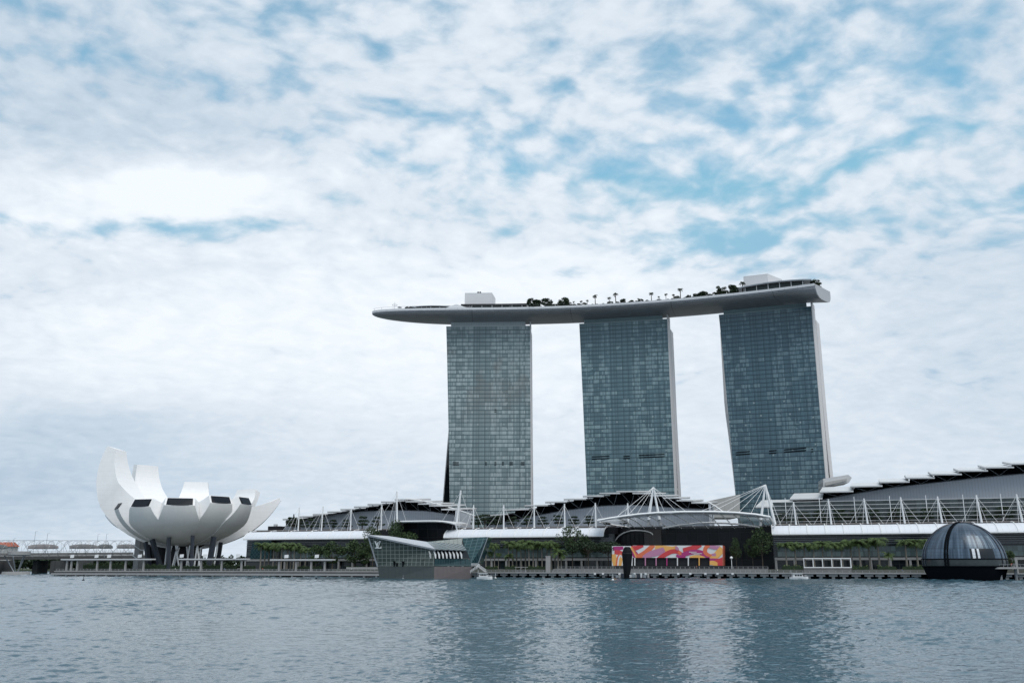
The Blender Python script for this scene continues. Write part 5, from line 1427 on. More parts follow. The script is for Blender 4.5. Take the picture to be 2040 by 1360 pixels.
# ------------------------------------------------------------------ boats, gangway and buoys
def hullmb(c, L, Wd, H, bow=0.5):
    secs_ = []
    for k, w in ((0, 0.78), (0.15, 0.95), (0.55, 1.0), (0.8, 0.75), (1.0, 0.1)):
        x = -L / 2 + L * k; hw = Wd / 2 * w
        secs_.append([c + Vector((x, -hw, H * (1 + 0.25 * k * k))), c + Vector((x, -hw * 0.75, -0.3)), c + Vector((x, hw * 0.75, -0.3)), c + Vector((x, hw, H * (1 + 0.25 * k * k)))])
    return MB().loft(secs_)
def boat(label, px, py, Y, L, wid, H, wins):
    c = P(px, py, Y); c.z = 0
    b_ = thing('boat', label, 'boat', c)
    hullmb(c, L, wid, H).build('hull', M['white'], b_)
    MB().hexa([c + Vector((-L * .36, -wid * .34, H)), c + Vector((L * .22, -wid * .34, H)), c + Vector((L * .22, wid * .34, H)), c + Vector((-L * .36, wid * .34, H))], [c + Vector((-L * .33, -wid * .3, H + 1.5)), c + Vector((L * .13, -wid * .3, H + 1.5)), c + Vector((L * .13, wid * .3, H + 1.5)), c + Vector((-L * .33, wid * .3, H + 1.5))]).build('cabin', M['roofwhite'], b_)
    MB().box(c.x - L * .38, c.x + L * .2, c.y - wid * .38, c.y + wid * .38, H + 1.52, H + 1.68).build('cabin_roof', M['white'], b_)
    for k in range(wins):
        x = c.x - L * .3 + L * .42 * (k + 0.3) / wins
        MB().box(x, x + L * .3 / wins, c.y - wid * .36, c.y - wid * .3, H + 0.5, H + 1.2).build('window', M['darkglass'], b_)
    MB().tube((c.x - L * .42, c.y, H), (c.x - L * .42, c.y, H + 3.2), 0.06, n=4).build('pole', M['white'], b_)
    mbx = MB()
    for k in range(5):
        x = c.x + L * (.18 + .06 * k); mbx.tube((x, c.y - wid * .3 * (1 - k * .15), H), (x, c.y - wid * .3 * (1 - k * .15), H + 0.8), 0.04, n=4)
    mbx.bar((c.x + L * .18, c.y - wid * .3, H + .8), (c.x + L * .42, c.y - wid * .12, H + .85), 0.06, 0.06); mbx.build('bow_rail', M['white'], b_)
    return b_
boat('small white cabin boat moored in front of the quay left of the white frame shelter', 1592, 1151, 440, 8.6, 3.2, 1.0, 3)
pon = boat('white pontoon boat at the foot of the gangway beside the stone base', 965.5, 1150.5, 444, 7.4, 3.6, 1.1, 4)
g0, g1 = P(938, 1142, 452), P(956, 1126, 462)
gw = thing('gangway', 'white railed gangway sloping down to the pontoon boat', 'gangway', g0)
def gang(a, b, nm):
    MB().bar(a, b, 1.3, 0.22).build('walkway', M['concrete'], gw)
    for dy in (-0.6, 0.6):
        o = Vector((0, dy, 0))
        m_ = MB(); m_.bar(a + o + up * 1.15, b + o + up * 1.15, 0.12, 0.12); m_.bar(a + o + up * 0.6, b + o + up * 0.6, 0.08, 0.08)
        for k in range(7): q = a.lerp(b, k / 6) + o; m_.bar(q, q + up * 1.15, 0.09, 0.09)
        m_.build('side_rail', M['white'], gw)
gang(P(937, 1141, 452), P(955, 1127.5, 452), 0); gang(P(939, 1126.5, 460), P(950, 1126.5, 460), 1); gang(P(950, 1126.5, 456), P(968, 1139, 450), 1)
for i, (px, py, w, m_) in enumerate(((987, 1151.5, 'white buoy with a short post right of the pontoon boat', 'white'), (1221, 1155, 'white pole buoy near the left end of the black raft', 'white'), (166, 1156, 'black pole buoy off the left end of the western terrace', 'black'), (829, 1149.5, 'white pole buoy close to the stone base of the glass pavilion', 'white'),
                                   (803, 1153, 'grey pole buoy farther out before the stone base', 'steel'), (1553, 1151.5, 'white buoy left of the small cabin boat', 'white'), (1799, 1152, 'grey pole buoy between the cabin boat and the dome', 'steel'), (630, 1153, 'low dark buoy off the terrace left of the glass pavilion', 'black'), (1080, 1164, 'small dark buoy alone on open water below the palms', 'black'))):
    d = ray(px, py); c = CAM + d * (-HC / d.z)
    b_ = thing('buoy', w, 'buoy', c, 'mooring buoys off the quay')
    MB().lathe(c, [(0.1, -0.3), (0.55, -0.1), (0.6, 0.25), (0.3, 0.5), (0.1, 0.55)], 8).build('float', M[m_], b_, smooth=40)
    if i not in (7, 8): MB().tube(c + up * 0.4, c + up * (2.6 if i in (0, 1, 2, 3) else 2.0), 0.10, n=5).build('pole', M[m_], b_)

# ------------------------------------------------------------------ pergolas and floodlights on the western terrace
def pergola(x0, x1, ytop, posts, label):
    t0, t1 = 9.0, 13.0
    s0, zt = st(x0, ytop, t0); s1, _z = st(x1, ytop, t0)
    p_ = thing('shelter', label, 'shelter', W((s0 + s1) / 2, 11, 3.3), 'flat roofed shelters on the terrace')
    MB().wbox(s0, s1, t0, t1, zt - 0.75, zt).build('roof', M['roofwhite'], p_)
    MB().wbox(s0 + 1, s1 - 1, t0 + 1.4, t0 + 2.0, zt - 1.25, zt - 0.77).build('beam', M['concrete'], p_)
    for px in posts:
        s_ = S(px, t0 + 1.6, 6)
        MB().wbox(s_ - 0.55, s_ + 0.55, t0 + 1.2, t0 + 2.1, 3.2, zt - 1.27).build('post', M['concrete'], p_)
    return zt
def flood(px, t, z, lab):
    s_ = S(px, t, z)
    f_ = thing('floodlight', lab, 'floodlight', W(s_, t, z), 'white floodlights on the shelter roofs')
    MB().tube(W(s_, t, z), W(s_, t, z + 0.7), 0.12, n=5).build('bracket', M['rail'], f_)
    m_ = MB(); c = W(s_, t, z + 1.6)
    m_.loft([[c + Vector((dx * k * 1.4 + sh, dy, dz_ * k * 1.5)) for dx, dz_ in ((-.75, -.6), (.75, -.45), (.8, .6), (-.7, .5))] for k, dy, sh in ((1.15, -0.75, 0.25), (1.0, 0.0, 0.1), (0.55, 0.8, -0.2))])
    m_.build('housing', M['white'], f_)
z1 = pergola(121, 302, 1112.6, (133, 142, 154, 193.5, 220, 250, 286), 'long flat white shelter left of the museum columns')
z2 = pergola(356, 491, 1112.0, (361, 400.5, 441.5, 481), 'flat white shelter below the lotus shaped museum')
z3 = pergola(538, 662, 1113.2, (556, 590, 620, 647), 'flat white shelter left of the faceted glass pavilion')
for i, (px, z) in enumerate(((143.5, z1), (192, z1), (217, z1), (278, z1), (361.5, z2), (408, z2), (473.5, z2), (570, z3), (630.5, z3))):
    flood(px, 10.5, z, 'white floodlight on a shelter roof, ' + ORD[i] + ' of nine from the left')

# white frame shelter and small fixtures on the right
wf = thing('frame_shelter', 'open white frame of five bays before the right row of palms', 'shelter', W(S(1648, 10, 5), 10, 2.9))
sA, zA = st(1601, 1112.5, 9); sB, _z = st(1694.5, 1112.5, 9); zbm = st(1601, 1128.6, 9)[1]
for i in range(6):
    s_ = sA + (sB - sA) * i / 5
    MB().wbox(s_ - .16, s_ + .16, 9, 9.32, zbm, zA).build('post', M['white'], wf); MB().wbox(s_ - .13, s_ + .13, 12.7, 12.98, zbm, zA).build('post', M['white'], wf)
for t_ in (8.95, 12.7):
    MB().wbox(sA - .2, sB + .2, t_, t_ + .38, zA, zA + .4).build('beam', M['white'], wf); MB().wbox(sA - .2, sB + .2, t_, t_ + .36, zbm - .5, zbm).build('base_beam', M['white'], wf)
MB().wbox(sA - .2, sB + .2, 12.95, 13.2, 2.86, zbm - .55).build('plinth', M['dconcrete'], wf)
mb = MB()
sg = thing('stone_post', 'tall square stone post between the palms and the big tree', 'post', W(S(1091.5, 14, 5), 13, LAND_Z))
s_ = S(1091.5, 12.5, 5)
MB().wbox(s_ - 1.2, s_ + 1.2, 12.4, 13.6, 2.86, st(1091, 1108, 12.5)[1]).build('shaft', M['concrete'], sg); MB().wbox(s_ - 1.35, s_ + 1.35, 12.3, 13.7, st(1091, 1108, 12.5)[1] + .01, st(1091, 1108, 12.5)[1] + .4).build('cap', M['concrete'], sg)
kb = thing('kiosk', 'low pale open kiosk on the quay behind the pontoon boat', 'kiosk', W(S(1037, 10, 5), 10, 2.9))
sA, zA = st(1026, 1128.5, 9); sB, _z = st(1048, 1128.5, 9)
MB().wbox(sA, sB, 8.5, 12.5, zA - .3, zA).build('roof', M['concrete'], kb)
for a in (sA + .4, (sA + sB) / 2, sB - .4): MB().wbox(a - .15, a + .15, 9, 9.3, 2.86, zA - .32).build('post', M['concrete'], kb)
MB().wbox(sA + .5, sB - .5, 9.6, 12, 2.86, 4.1).build('counter', M['dconcrete'], kb)
lp = thing('globe_lamp', 'white round globe lamp on a post right of the mural pavilion', 'lamp', W(S(1457, 15, 8), 15, 4.7))
pz = on(1457, 1110.5, 15)
MB().tube(Vector((pz.x, pz.y, 4.5)), pz, 0.18, 0.12, 6).build('post', M['white'], lp)
MB().lathe(pz, [(0.1, -0.75), (0.62, -0.4), (0.78, 0), (0.62, 0.42), (0.1, 0.75)], 12).build('globe', M['white'], lp, smooth=60)
for i, px in enumerate((1185, 1201, 1234, 1264, 1286, 1315, 1351, 1375, 1405, 1429, 1459)):
    c = on(px, 1142.3, -0.3)
    f_ = MB().box(c.x - .55, c.x + .55, c.y - .5, c.y + .25, c.z - .35, c.z + .35)
    solo(f_, 'quay_light', M['white'], 'small white lamp box fixed below the quay edge, ' + ORD[i] + ' from the left', 'lamp', 'white lamp boxes along the quay edge', loc=c)

# ------------------------------------------------------------------ bridges at the left
M['shade'] = mat('shade_darkened_concrete', (0.075, 0.075, 0.075), 0.9, var=0.3, scale=0.3, spec=0.2)  # bridge concrete coloured darker to paint in the shadow it stands in
A_, B_ = at(-70, 1102, 648), at(262, 1099.5, 742)
br = thing('helix_bridge', 'footbridge wrapped in thin steel spirals at the left edge', 'bridge', A_.lerp(B_, 0.5))
ax = (B_ - A_); LB = ax.length; ax.normalize(); sd = Vector((-ax.y, ax.x, 0)).normalized()
zd = A_.z
MB().hexa([A_ - sd * 3.2 - up * 1.6, B_ - sd * 3.2 - up * 1.6, B_ + sd * 3.2 - up * 1.6, A_ + sd * 3.2 - up * 1.6], [A_ - sd * 3.2, B_ - sd * 3.2, B_ + sd * 3.2, A_ + sd * 3.2]).build('deck', M['dconcrete'], br)
ctr = lambda s_: A_ + ax * s_ + up * 3.4
for nm, rad, ph, sg_ in (('outer_helix', 5.8, 0, 1), ('outer_helix', 5.8, math.pi * .66, 1), ('outer_helix', 5.8, math.pi * 1.33, 1), ('inner_helix', 4.9, 0.5, -1), ('inner_helix', 4.9, 0.5 + math.pi, -1)):
    pts = []
    N = 200
    for k in range(N + 1):
        s_ = LB * k / N; th = ph + sg_ * 2 * math.pi * s_ / 21.0
        pts.append(ctr(s_) + sd * (rad * math.cos(th)) + up * (rad * math.sin(th)))
    MB().path(pts, 0.12, 4).build(nm, M['steel'], br)
for k in range(20):
    s_ = LB * (k + .5) / 20
    MB().path([ctr(s_) + sd * (5.3 * math.cos(a)) + up * (5.3 * math.sin(a)) for a in [2 * math.pi * j / 14 for j in range(15)]], 0.09, 4).build('hoop', M['steel'], br)
MB().path([ctr(0) + up * 5.7, ctr(LB) + up * 5.7], 0.12, 4).build('top_chord', M['steel'], br)
for s0, s1, k in ((40, 62, 0), (70, 92, 1), (92, 104, 2), (107, 124, 1), (128, 146, 0), (4, 26, 2)):
    mb = MB()
    secs_ = [[ctr(s_) + sd * (4.6 * math.cos(R(a))) + up * (4.6 * math.sin(R(a)) * (0.55 + 0.45 * math.sin(math.pi * (s_ - s0) / (s1 - s0)) ** .5)) for a in (-172, -188, -204, -220)] for s_ in [s0 + (s1 - s0) * j / 8 for j in range(9)]]
    mb.loft(secs_, False, False).build('shade', [mat('pink_grey_mesh_%d' % k, ((0.21, 0.20, 0.205), (0.17, 0.17, 0.175), (0.12, 0.13, 0.135))[k], 0.6, var=0.15)][0], br)
for d in (-3.1, 3.1):
    m_ = MB(); m_.bar(A_ + sd * d + up * 1.3, B_ + sd * d + up * 1.3, .1, .1)
    for k in range(60): q = A_.lerp(B_, k / 59) + sd * d; m_.bar(q, q + up * 1.3, .07, .07)
    m_.build('handrail', M['rail'], br)
c = at(43, 1100, 668); s_c = (c - A_).dot(ax); pc = A_ + ax * s_c
MB().lathe(pc - sd * 6 - up * 1.6, [(1.0, -.3), (6.6, -.2), (7.4, .4), (7.4, 2.6), (7.0, 2.7)], 24).build('viewing_pod', M['concrete'], br, smooth=40)
base = Vector((pc.x + 3, pc.y - 2, 0))
cap_ = MB().lathe(base, [(9.0, -1.5), (9.4, .3), (9.0, 2.3)], 20).build('pile_cap', M['concrete'], br)
for dx, dy in ((-6.5, -3), (7.5, -3), (-4, 4), (5, 4)):
    MB().tube(base + Vector((0.2 * dx, 0.2 * dy, 2.2)), pc + Vector((dx, dy, -1.5)), .36, n=6).build('strut', M['steel'], br)
rbz = zd - 0.4
rb_ = thing('road_bridge', 'shaded concrete road bridge behind the spiral footbridge', 'bridge', at(60, 1110, 770))
a2, b2 = at(-90, 1108, 720), at(300, 1106, 830)
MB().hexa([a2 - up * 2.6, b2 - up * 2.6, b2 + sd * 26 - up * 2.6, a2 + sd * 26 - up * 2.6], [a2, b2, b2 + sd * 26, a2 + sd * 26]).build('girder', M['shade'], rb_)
MB().hexa([a2 + up * .02, b2 + up * .02, b2 + sd * .5 + up * .02, a2 + sd * .5 + up * .02], [a2 + up * 1.1, b2 + up * 1.1, b2 + sd * .5 + up * 1.1, a2 + sd * .5 + up * 1.1]).build('parapet', M['concrete'], rb_)
for px in (74, 109, 118, 165, 6):
    q = at(px, 1120, 775)
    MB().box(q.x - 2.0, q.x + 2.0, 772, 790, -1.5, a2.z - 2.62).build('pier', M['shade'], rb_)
for i, (px, yt, Y, lab) in enumerate(((71, 1058, 760, 'thin tall lamp post above the viewing pod of the footbridge'), (95, 1062, 760, 'thin tall lamp post behind the middle of the footbridge'), (195.5, 1063, 790, 'thin tall lamp post on the bridge left of a close neighbour'), (212.5, 1063, 790, 'thin tall lamp post nearest to the museum stair tower'), (28, 1072, 770, 'short lamp post by the distant red roof'))):
    q = at(px, yt, Y); b0_ = Vector((q.x, q.y, a2.z))
    l_ = thing('lamp_post', lab, 'lamp post', b0_, 'lamp posts on the bridges')
    MB().tube(b0_, q, .2, .12, 5).build('pole', M['steel'], l_); MB().bar(q, q + Vector((1.8, 0, .1)), .15, .15).build('arm', M['steel'], l_)
q0, q1 = at(-40, 1079, 1345), at(23, 1079, 1345)
fb = thing('distant_building', 'far low building with a red tiled roof beyond the spiral footbridge', 'building', Vector((q0.x, 1345, 2)))
MB().box(q0.x, q1.x, 1345, 1365, 2, at(0, 1088, 1345).z).build('wall', M['stone'], fb)
zr = at(0, 1088, 1345).z; zt = at(0, 1079, 1345).z
MB().prism([(q1.x + 2, 1343, zr + .05), (q1.x + 2, 1367, zr + .05), (q1.x - 2, 1358, zt), (q1.x - 2, 1352, zt)], (q0.x - q1.x, 0, 0)).build('roof', M['brick'], fb)

# small dark plant room boxes beyond the left hall
for px, y0, y1, w, lab in ((549, 1047.8, 1051, 9, 'small dark plant room on the hall roof beside the big right petal'),):
    s_, z_ = st(px, y0, 66)
    pr_ = thing('plant_room', lab, 'plant room', W(s_, 66, ZTR))
    MB().wbox(s_ - w / 2, s_ + w / 2, 64, 70, ZTR, z_).build('housing', M['soffit'], pr_); MB().wbox(s_ - 1, s_ + 1, 65, 67, z_ + .01, z_ + 1.4).build('vent', M['roofwhite'], pr_)

# ------------------------------------------------------------------ plants: one of each kind, then copies
PROTO = {}
def leaf_quad(mb, c, size, r_, flat_=0.0):
    a = Vector((r_.gauss(0, 1), r_.gauss(0, 1), r_.gauss(0, 1 - flat_))).normalized()
    b = a.cross(Vector((r_.gauss(0, 1), r_.gauss(0, 1), r_.gauss(0, 1)))).normalized()
    a, b = a * size * r_.uniform(.7, 1.3), b * size * r_.uniform(.4, .8)
    mb.add([c - a, c - b, c + a, c + b], [[0, 1, 2, 3]])
def palm_proto(seed, H=10.0, fr=15, L=3.1, droop=1.0, bushy=False):
    r_ = random.Random(seed)
    t = MB(); bend = r_.uniform(-.25, .25)
    pts = [Vector((bend * k * k * .6, 0.2 * bend * k, H * k)) for k in (0, .25, .5, .75, 1)]
    t.path(pts, [.34, .27, .24, .22, .17], 7)
    c = MB(); top = pts[-1]
    for i in range(fr):
        az = 2 * math.pi * i / fr + r_.uniform(-.25, .25); el = R(r_.choice((68, 48, 28, 8)) + r_.uniform(-9, 9))
        l = L * r_.uniform(.8, 1.1); h = Vector((math.cos(az), math.sin(az), 0)); side = Vector((-h.y, h.x, 0))
        sp = []; p = top.copy(); e = el
        for k in range(8):
            sp.append(p.copy()); p = p + (h * math.cos(e) + Vector((0, 0, math.sin(e)))) * (l / 7); e -= R(17 * droop)
        c.path([sp[0], sp[3], sp[7]], [.05, .04, .015], 3)
        for k in range(1, 8):
            w = .95 * math.sin(math.pi * (k + 1.2) / 9.6) * (l / 3.1); d = (sp[k] - sp[k - 1]).normalized()
            for sg in (-1, 1):
                for m_ in (0.0, 0.5):
                    q = sp[k - 1].lerp(sp[k], m_)
                    tip = q + side * sg * w * r_.uniform(.75, 1.05) + d * .45 - Vector((0, 0, w * r_.uniform(.35, .75)))
                    c.add([q - d * .09, q + d * .13, tip], [[0, 1, 2]])
    return t, c, H
def tree_proto(seed, H, CW, CH, trunk_h, clumps, leaves, size, style='round'):
    r_ = random.Random(seed)
    t = MB(); c = MB()
    t.path([Vector((0, 0, 0)), Vector((r_.uniform(-.2, .2), 0, trunk_h * .5)), Vector((r_.uniform(-.3, .3), 0, trunk_h))], [.32, .25, .2], 7)
    cen = []
    for i in range(clumps):
        if style == 'umbrella':
            a, q = r_.uniform(0, 6.283), r_.uniform(0, 1) ** .5
            p = Vector((CW / 2 * q * math.cos(a), CW / 2 * q * math.sin(a), H - CH * (.35 + .5 * q * q) + r_.uniform(-.12, .12) * CH)); rr = (CW * .16, CH * .30)
        elif style == 'tier':
            lev = r_.choice((0, 1, 2)); a, q = r_.uniform(0, 6.283), r_.uniform(0.1, 1) ** .6
            wd = (1, .85, .5)[lev]; p = Vector((CW / 2 * wd * q * math.cos(a), CW / 2 * wd * q * math.sin(a), trunk_h + (H - trunk_h) * (.15, .5, .85)[lev])); rr = (CW * .15, CH * .13)
        else:
            a, z = r_.uniform(0, 6.283), r_.uniform(-1, 1); q = math.sqrt(max(0, 1 - z * z)) * r_.uniform(.45, 1)
            p = Vector((CW / 2 * q * math.cos(a), CW / 2 * q * math.sin(a), H - CH / 2 + z * CH * .46)); rr = (CW * .17, CH * .16)
        cen.append(p)
        if i % 3 == 0:
            b = Vector((0, 0, trunk_h * r_.uniform(.75, 1))); t.path([b, b.lerp(p, .5) + Vector((0, 0, .3)), p], [.13, .08, .03], 4)
        for _ in range(leaves):
            g = Vector((r_.gauss(0, 1), r_.gauss(0, 1), r_.gauss(0, 1))); g = g.normalized() * r_.uniform(.3, 1) ** .5
            leaf_quad(c, p + Vector((g.x * rr[0], g.y * rr[0], g.z * rr[1])), size, r_)
    return t, c, H
def make(kind, tcm, tm, cm, name):
    t, c, H = tcm
    root = bpy.data.objects.new(name, None)
    tr = t.build('trunk', tm, None, 60); cr = c.build('crown', cm, None, None, False)
    PROTO[kind] = (root, tr, cr, H)
def plant(kind, p, h, label, cat, group, wscale=1.0):
    root, tr, cr, H = PROTO[kind]
    r_ = root.copy(); COL.objects.link(r_)
    r_.location = p; k = h / H; r_.scale = (k * wscale, k * wscale, k); r_.rotation_euler = (0, 0, rnd.uniform(0, 6.28))
    if cat == 'shrub': r_.name = 'shrub'
    for o in (tr, cr):
        c = o.copy(); COL.objects.link(c); c.parent = r_
    return tag(r_, label, cat, group)
for i in range(4): make('palm%d' % i, palm_proto(20 + i, 10.0, 24 + i, 3.6, 1.0 + .1 * i), M['trunk'], M['palm'], 'palm_tree')
for i in range(2): make('shortpalm%d' % i, palm_proto(40 + i, 4.6, 16, 2.9, .8), M['trunk'], M['palm'], 'palm_tree')
for i in range(3): make('deckpalm%d' % i, palm_proto(60 + i, 7.0, 12, 2.3, 1.25), M['bark'], M['leafdark'], 'palm_tree')
for i in range(3): make('tier%d' % i, tree_proto(80 + i, 6.4, 6.2, 4.0, 2.0, 26, 26, .32, 'tier'), M['bark'], M['leafdark'], 'tree')
for i in range(3): make('round%d' % i, tree_proto(90 + i, 11, 9, 8, 3.2, 40, 36, .42), M['bark'], M['leaf'], 'tree')
for i in range(2): make('airy%d' % i, tree_proto(110 + i, 19, 13, 11.5, 8.0, 44, 34, .45), M['bark'], M['leaf'], 'tree')
for i in range(2): make('umbrella%d' % i, tree_proto(120 + i, 12, 15, 4.6, 7.4, 46, 36, .42, 'umbrella'), M['bark'], M['leafdark'], 'tree')
for i in range(3): make('deckbush%d' % i, tree_proto(130 + i, 4.4, 4.6, 3.8, .8, 26, 30, .36), M['bark'], M['leafdark'], 'tree')
for k, v_ in list(PROTO.items()):                       # the sources themselves stay out of the scene
    for o in v_[1:3]: COL.objects.unlink(o)

def base_at(px, t, z=None): 
    z = LAND_Z if z is None else z
    return W(S(px, t, z + 4), t, z)
def top_h(px, py, t, z=None):
    return on(px, py, t).z - (LAND_Z if z is None else z)
def row(pxs, tops, t, kinds, lab, cat, grp, hk=1.0, z=None, ws=1.0, jit=1.5):
    for i, px in enumerate(pxs):
        tt = t + ((i * 7) % 5 - 2) * jit * .5
        h = top_h(px, tops[i % len(tops)], tt, z) * hk
        plant(kinds[i % len(kinds)], base_at(px, tt, z), h, lab % ORD[i], cat, grp, ws)
PK = ['palm0', 'palm1', 'palm2', 'palm3']
row([519, 527, 535, 544, 551, 560, 572, 579, 585, 598, 608], [1080, 1083, 1079, 1081, 1084, 1080, 1079, 1082, 1081, 1086, 1090], 26, PK, 'palm, %s from the left in the grove beside the lattice glass corner', 'palm', 'palms behind the western shelters', .88, ws=1.3, jit=4)
row([968, 985, 977, 993], [1080, 1081, 1097, 1100], 24, PK, 'palm, %s of the small clump touching the teal crystal wall', 'palm', 'palms beside the glass pavilion', .88)
row([1013, 1021, 1029, 1038, 1047, 1054, 1062, 1071, 1080, 1090, 1098, 1106], [1077, 1079, 1076, 1080, 1075, 1078, 1076, 1077, 1079, 1076, 1078, 1080], 27, PK, 'slender palm, %s from the left in the row beside the square stone post', 'palm', 'long row of palms before the middle hall', .88, ws=1.25, jit=3)
row([1014, 1112, 1118], [1100, 1090, 1093], 22, ['shortpalm0', 'shortpalm1'], 'short palm, %s of those standing before the long palm row', 'palm', 'short palms on the promenade', .75)
row([1567, 1585, 1604, 1622, 1640, 1658, 1678, 1697, 1714, 1733, 1752], [1080, 1078, 1079, 1080, 1077, 1079, 1078, 1072, 1074, 1073, 1069], 26, PK, 'palm, %s from the left in the row behind the white frame shelter', 'palm', 'palms behind the white frame shelter', .88, ws=1.45)
row([1770], [1098], 24, ['shortpalm1'], 'short palm %s right of the row behind the white frame shelter', 'palm', None, .75)
row([1806, 1828, 1844], [1074, 1073, 1072], 27, PK, 'palm, %s from the left in the clump beside the glass dome', 'palm', 'palms beside the glass dome', .88, ws=1.45)
# broad trees on the promenade
for px, py, t, k, lab, ws in ((662, 1079, 26, 'round0', 'round dark tree left of the faceted glass pavilion, first of the pair', 1.0), (706, 1077, 28, 'round1', 'wide dark tree just left of the glass pavilion wall', 1.15), (742, 1049, 30, 'airy0', 'tall bright green tree rising behind the tip of the glass pavilion roof', .75),
                              (786, 1039, 32, 'airy1', 'tall dark tree before the entrance hall canopy', .7), (812, 1062, 33, 'round2', 'low tree at the foot of the dark entrance hall', .9), (1140, 1049, 26, 'airy0', 'tallest open crowned tree before the middle white canopy', .95),
                              (1168, 1068, 30, 'airy1', 'airy tree just right of the tallest open crowned tree', .7), (1172, 1074, 25, 'umbrella0', 'flat crowned tree left of the mural pavilion', 1.0), (1212, 1076, 28, 'umbrella1', 'flat crowned tree touching the left end of the mural pavilion', .9),
                              (1467, 1073, 30, 'airy1', 'thin tree right of the globe lamp', .65), (1500, 1070, 33, 'airy0', 'middle tree of the three right of the mural pavilion', .7), (1519, 1053, 30, 'airy1', 'tall bushy tree below the right end of the plaza canopy', .85),
                              (628, 1087, 22, 'round2', 'small tree right of the palm grove by the shelters', .8), (728, 1088, 27, 'round0', 'small dark tree half hidden by the leaning glass wall', .8), (1880, 1093, 30, 'round1', 'dark tree half hidden behind the left of the glass dome', .8), (2012, 1098, 29, 'round2', 'small dark tree right of the glass dome', .9)):
    plant(k, base_at(px, t), top_h(px, py, t), lab, 'tree', None, ws)
# terrace trees on the halls
TK = ['tier0', 'tier1', 'tier2']
row([583, 598, 620, 643, 664, 690, 722, 752], [1029, 1033, 1032, 1034, 1034, 1034, 1027, 1028], 58, TK, 'small layered tree, %s from the left on the left hall terrace', 'tree', 'terrace trees on the left hall', 1.0, ZTR, 1.05)
row([953, 966, 988, 1023, 1050, 1081, 1112, 1144, 1172, 1206, 1243], [1026, 1023, 1026, 1028, 1027, 1028, 1025, 1027, 1026, 1031, 1030], 58, TK, 'small layered tree, %s from the left on the middle hall terrace', 'tree', 'terrace trees on the middle hall', 1.0, ZTR, 1.1)
row([1560, 1601, 1634, 1672, 1703, 1742, 1784, 1815, 1848, 1886, 1958, 2002], [1020, 1018, 1016, 1014, 1016, 1014, 1012, 1014, 1012, 1011, 1010, 1008], 61, TK, 'dark tree, %s from the left behind the rails of the right hall terrace', 'tree', 'terrace trees on the right hall', 1.0, ZTR, 1.15)
# greenery on the rooftop deck
deckl = [(1060, 3, 'deckbush0', 5.5), (1068, 4, 'deckbush1', 5.0), (1076, 6, 'deckpalm0', 5.0), (1088, 4, 'deckbush2', 5.6), (1097, 5, 'deckbush0', 3.4), (1117, 3, 'deckbush1', 3.0), (1126, 4, 'deckbush2', 5.6), (1133, 6, 'deckbush0', 3.6), (1143, 3, 'deckpalm0', 3.0),
         (1158, 3, 'deckpalm1', 3.2), (1170, 4, 'deckpalm2', 3.6), (1186, 3, 'deckpalm0', 6.0), (1214, 3, 'deckpalm1', 4.4), (1227, 3, 'deckpalm2', 6.3), (1242, 3, 'deckbush1', 2.8), (1258, 4, 'deckbush2', 2.0), (1272, 4, 'deckpalm0', 2.8), (1298, 3, 'deckpalm1', 5.4), (1313, 3, 'deckpalm2', 2.8),
         (1327, 3, 'deckpalm0', 4.0), (1342, 4, 'deckpalm1', 3.6), (1356, 3, 'deckpalm2', 6.2), (1386, 4, 'deckbush0', 3.0), (1400, 5, 'deckbush1', 3.8), (1406, 4, 'deckbush2', 3.2), (1431, 4, 'deckpalm0', 5.8), (1437, 5, 'deckbush0', 5.0), (1444, 4, 'deckpalm1', 5.0), (1457, 4, 'deckbush1', 5.6), (1463, 6, 'deckbush2', 4.0), (1480, 8, 'deckpalm2', 7.4),
         (1628, 6, 'deckbush0', 4.4), (1634, 9, 'deckpalm0', 4.0), (1640, 12, 'deckbush1', 3.2)]
r_ = random.Random(11)
shrubs = [(1106 + 12.3 * j + r_.uniform(-4, 4), 2 + r_.uniform(0, 2), ('deckbush0', 'deckbush1', 'deckbush2')[j % 3], r_.uniform(1.7, 3.3)) for j in range(28)]
for j, (px, d, k, h) in enumerate(shrubs):
    tag(plant(k, dk(px, d, -.3), h, '', 'shrub', 'low shrubs along the rooftop deck', 1.5), 'low dark shrub in the planting along the middle of the rooftop deck', 'shrub', 'low shrubs along the rooftop deck')
for i, (px, d, k, h) in enumerate(deckl):
    what = 'dark bushy tree' if 'bush' in k else 'small dark palm'
    if px < 1150: where, base = 'left of the middle tower', 0
    elif px < 1340: where, base = 'above the middle tower', 9
    elif px < 1600: where, base = 'before the last tower', 20
    else: where, base = 'on the blunt end', 31
    plant(k, dk(min(px, 1622), d, -.3) + (Vector(((px - 1622) * .34, (px - 1622) * .4, 0)) if px > 1622 else Vector()), h * 1.3 + .5, '%s on the high deck %s, %s from the left' % (what, where, ORD[i - base]), 'tree', 'trees on the rooftop deck', 1.1)

# ------------------------------------------------------------------ hedges
def hedge(x0, x1, t, z0, h, w, label, m_='leaf', dens=9):
    s0, s1 = S(x0, t, z0), S(x1, t, z0); r_ = random.Random(int(x0 * 7))
    hd = thing('hedge', label, 'hedge', W((s0 + s1) / 2, t, z0), 'clipped hedges along the promenade')
    mb = MB()
    for _ in range(int((s1 - s0) * dens * max(1, h))):
        q = r_.uniform(0, 1); hh = h * (.75 + .3 * math.sin((s0 + (s1 - s0) * q) * 1.3) * .6)
        leaf_quad(mb, W(s0 + (s1 - s0) * q, t + r_.uniform(-w / 2, w / 2), z0 + hh * r_.uniform(0, 1) ** .7), .30, r_)
    mb.build('leaves', M[m_], hd, recalc=False)
    mb = MB(); mb.wbox(s0 + .3, s1 - .3, t - w * .36, t + w * .36, z0 - .1, z0 + h * .62); mb.build('branches', M['leafdark'], hd)
    return hd
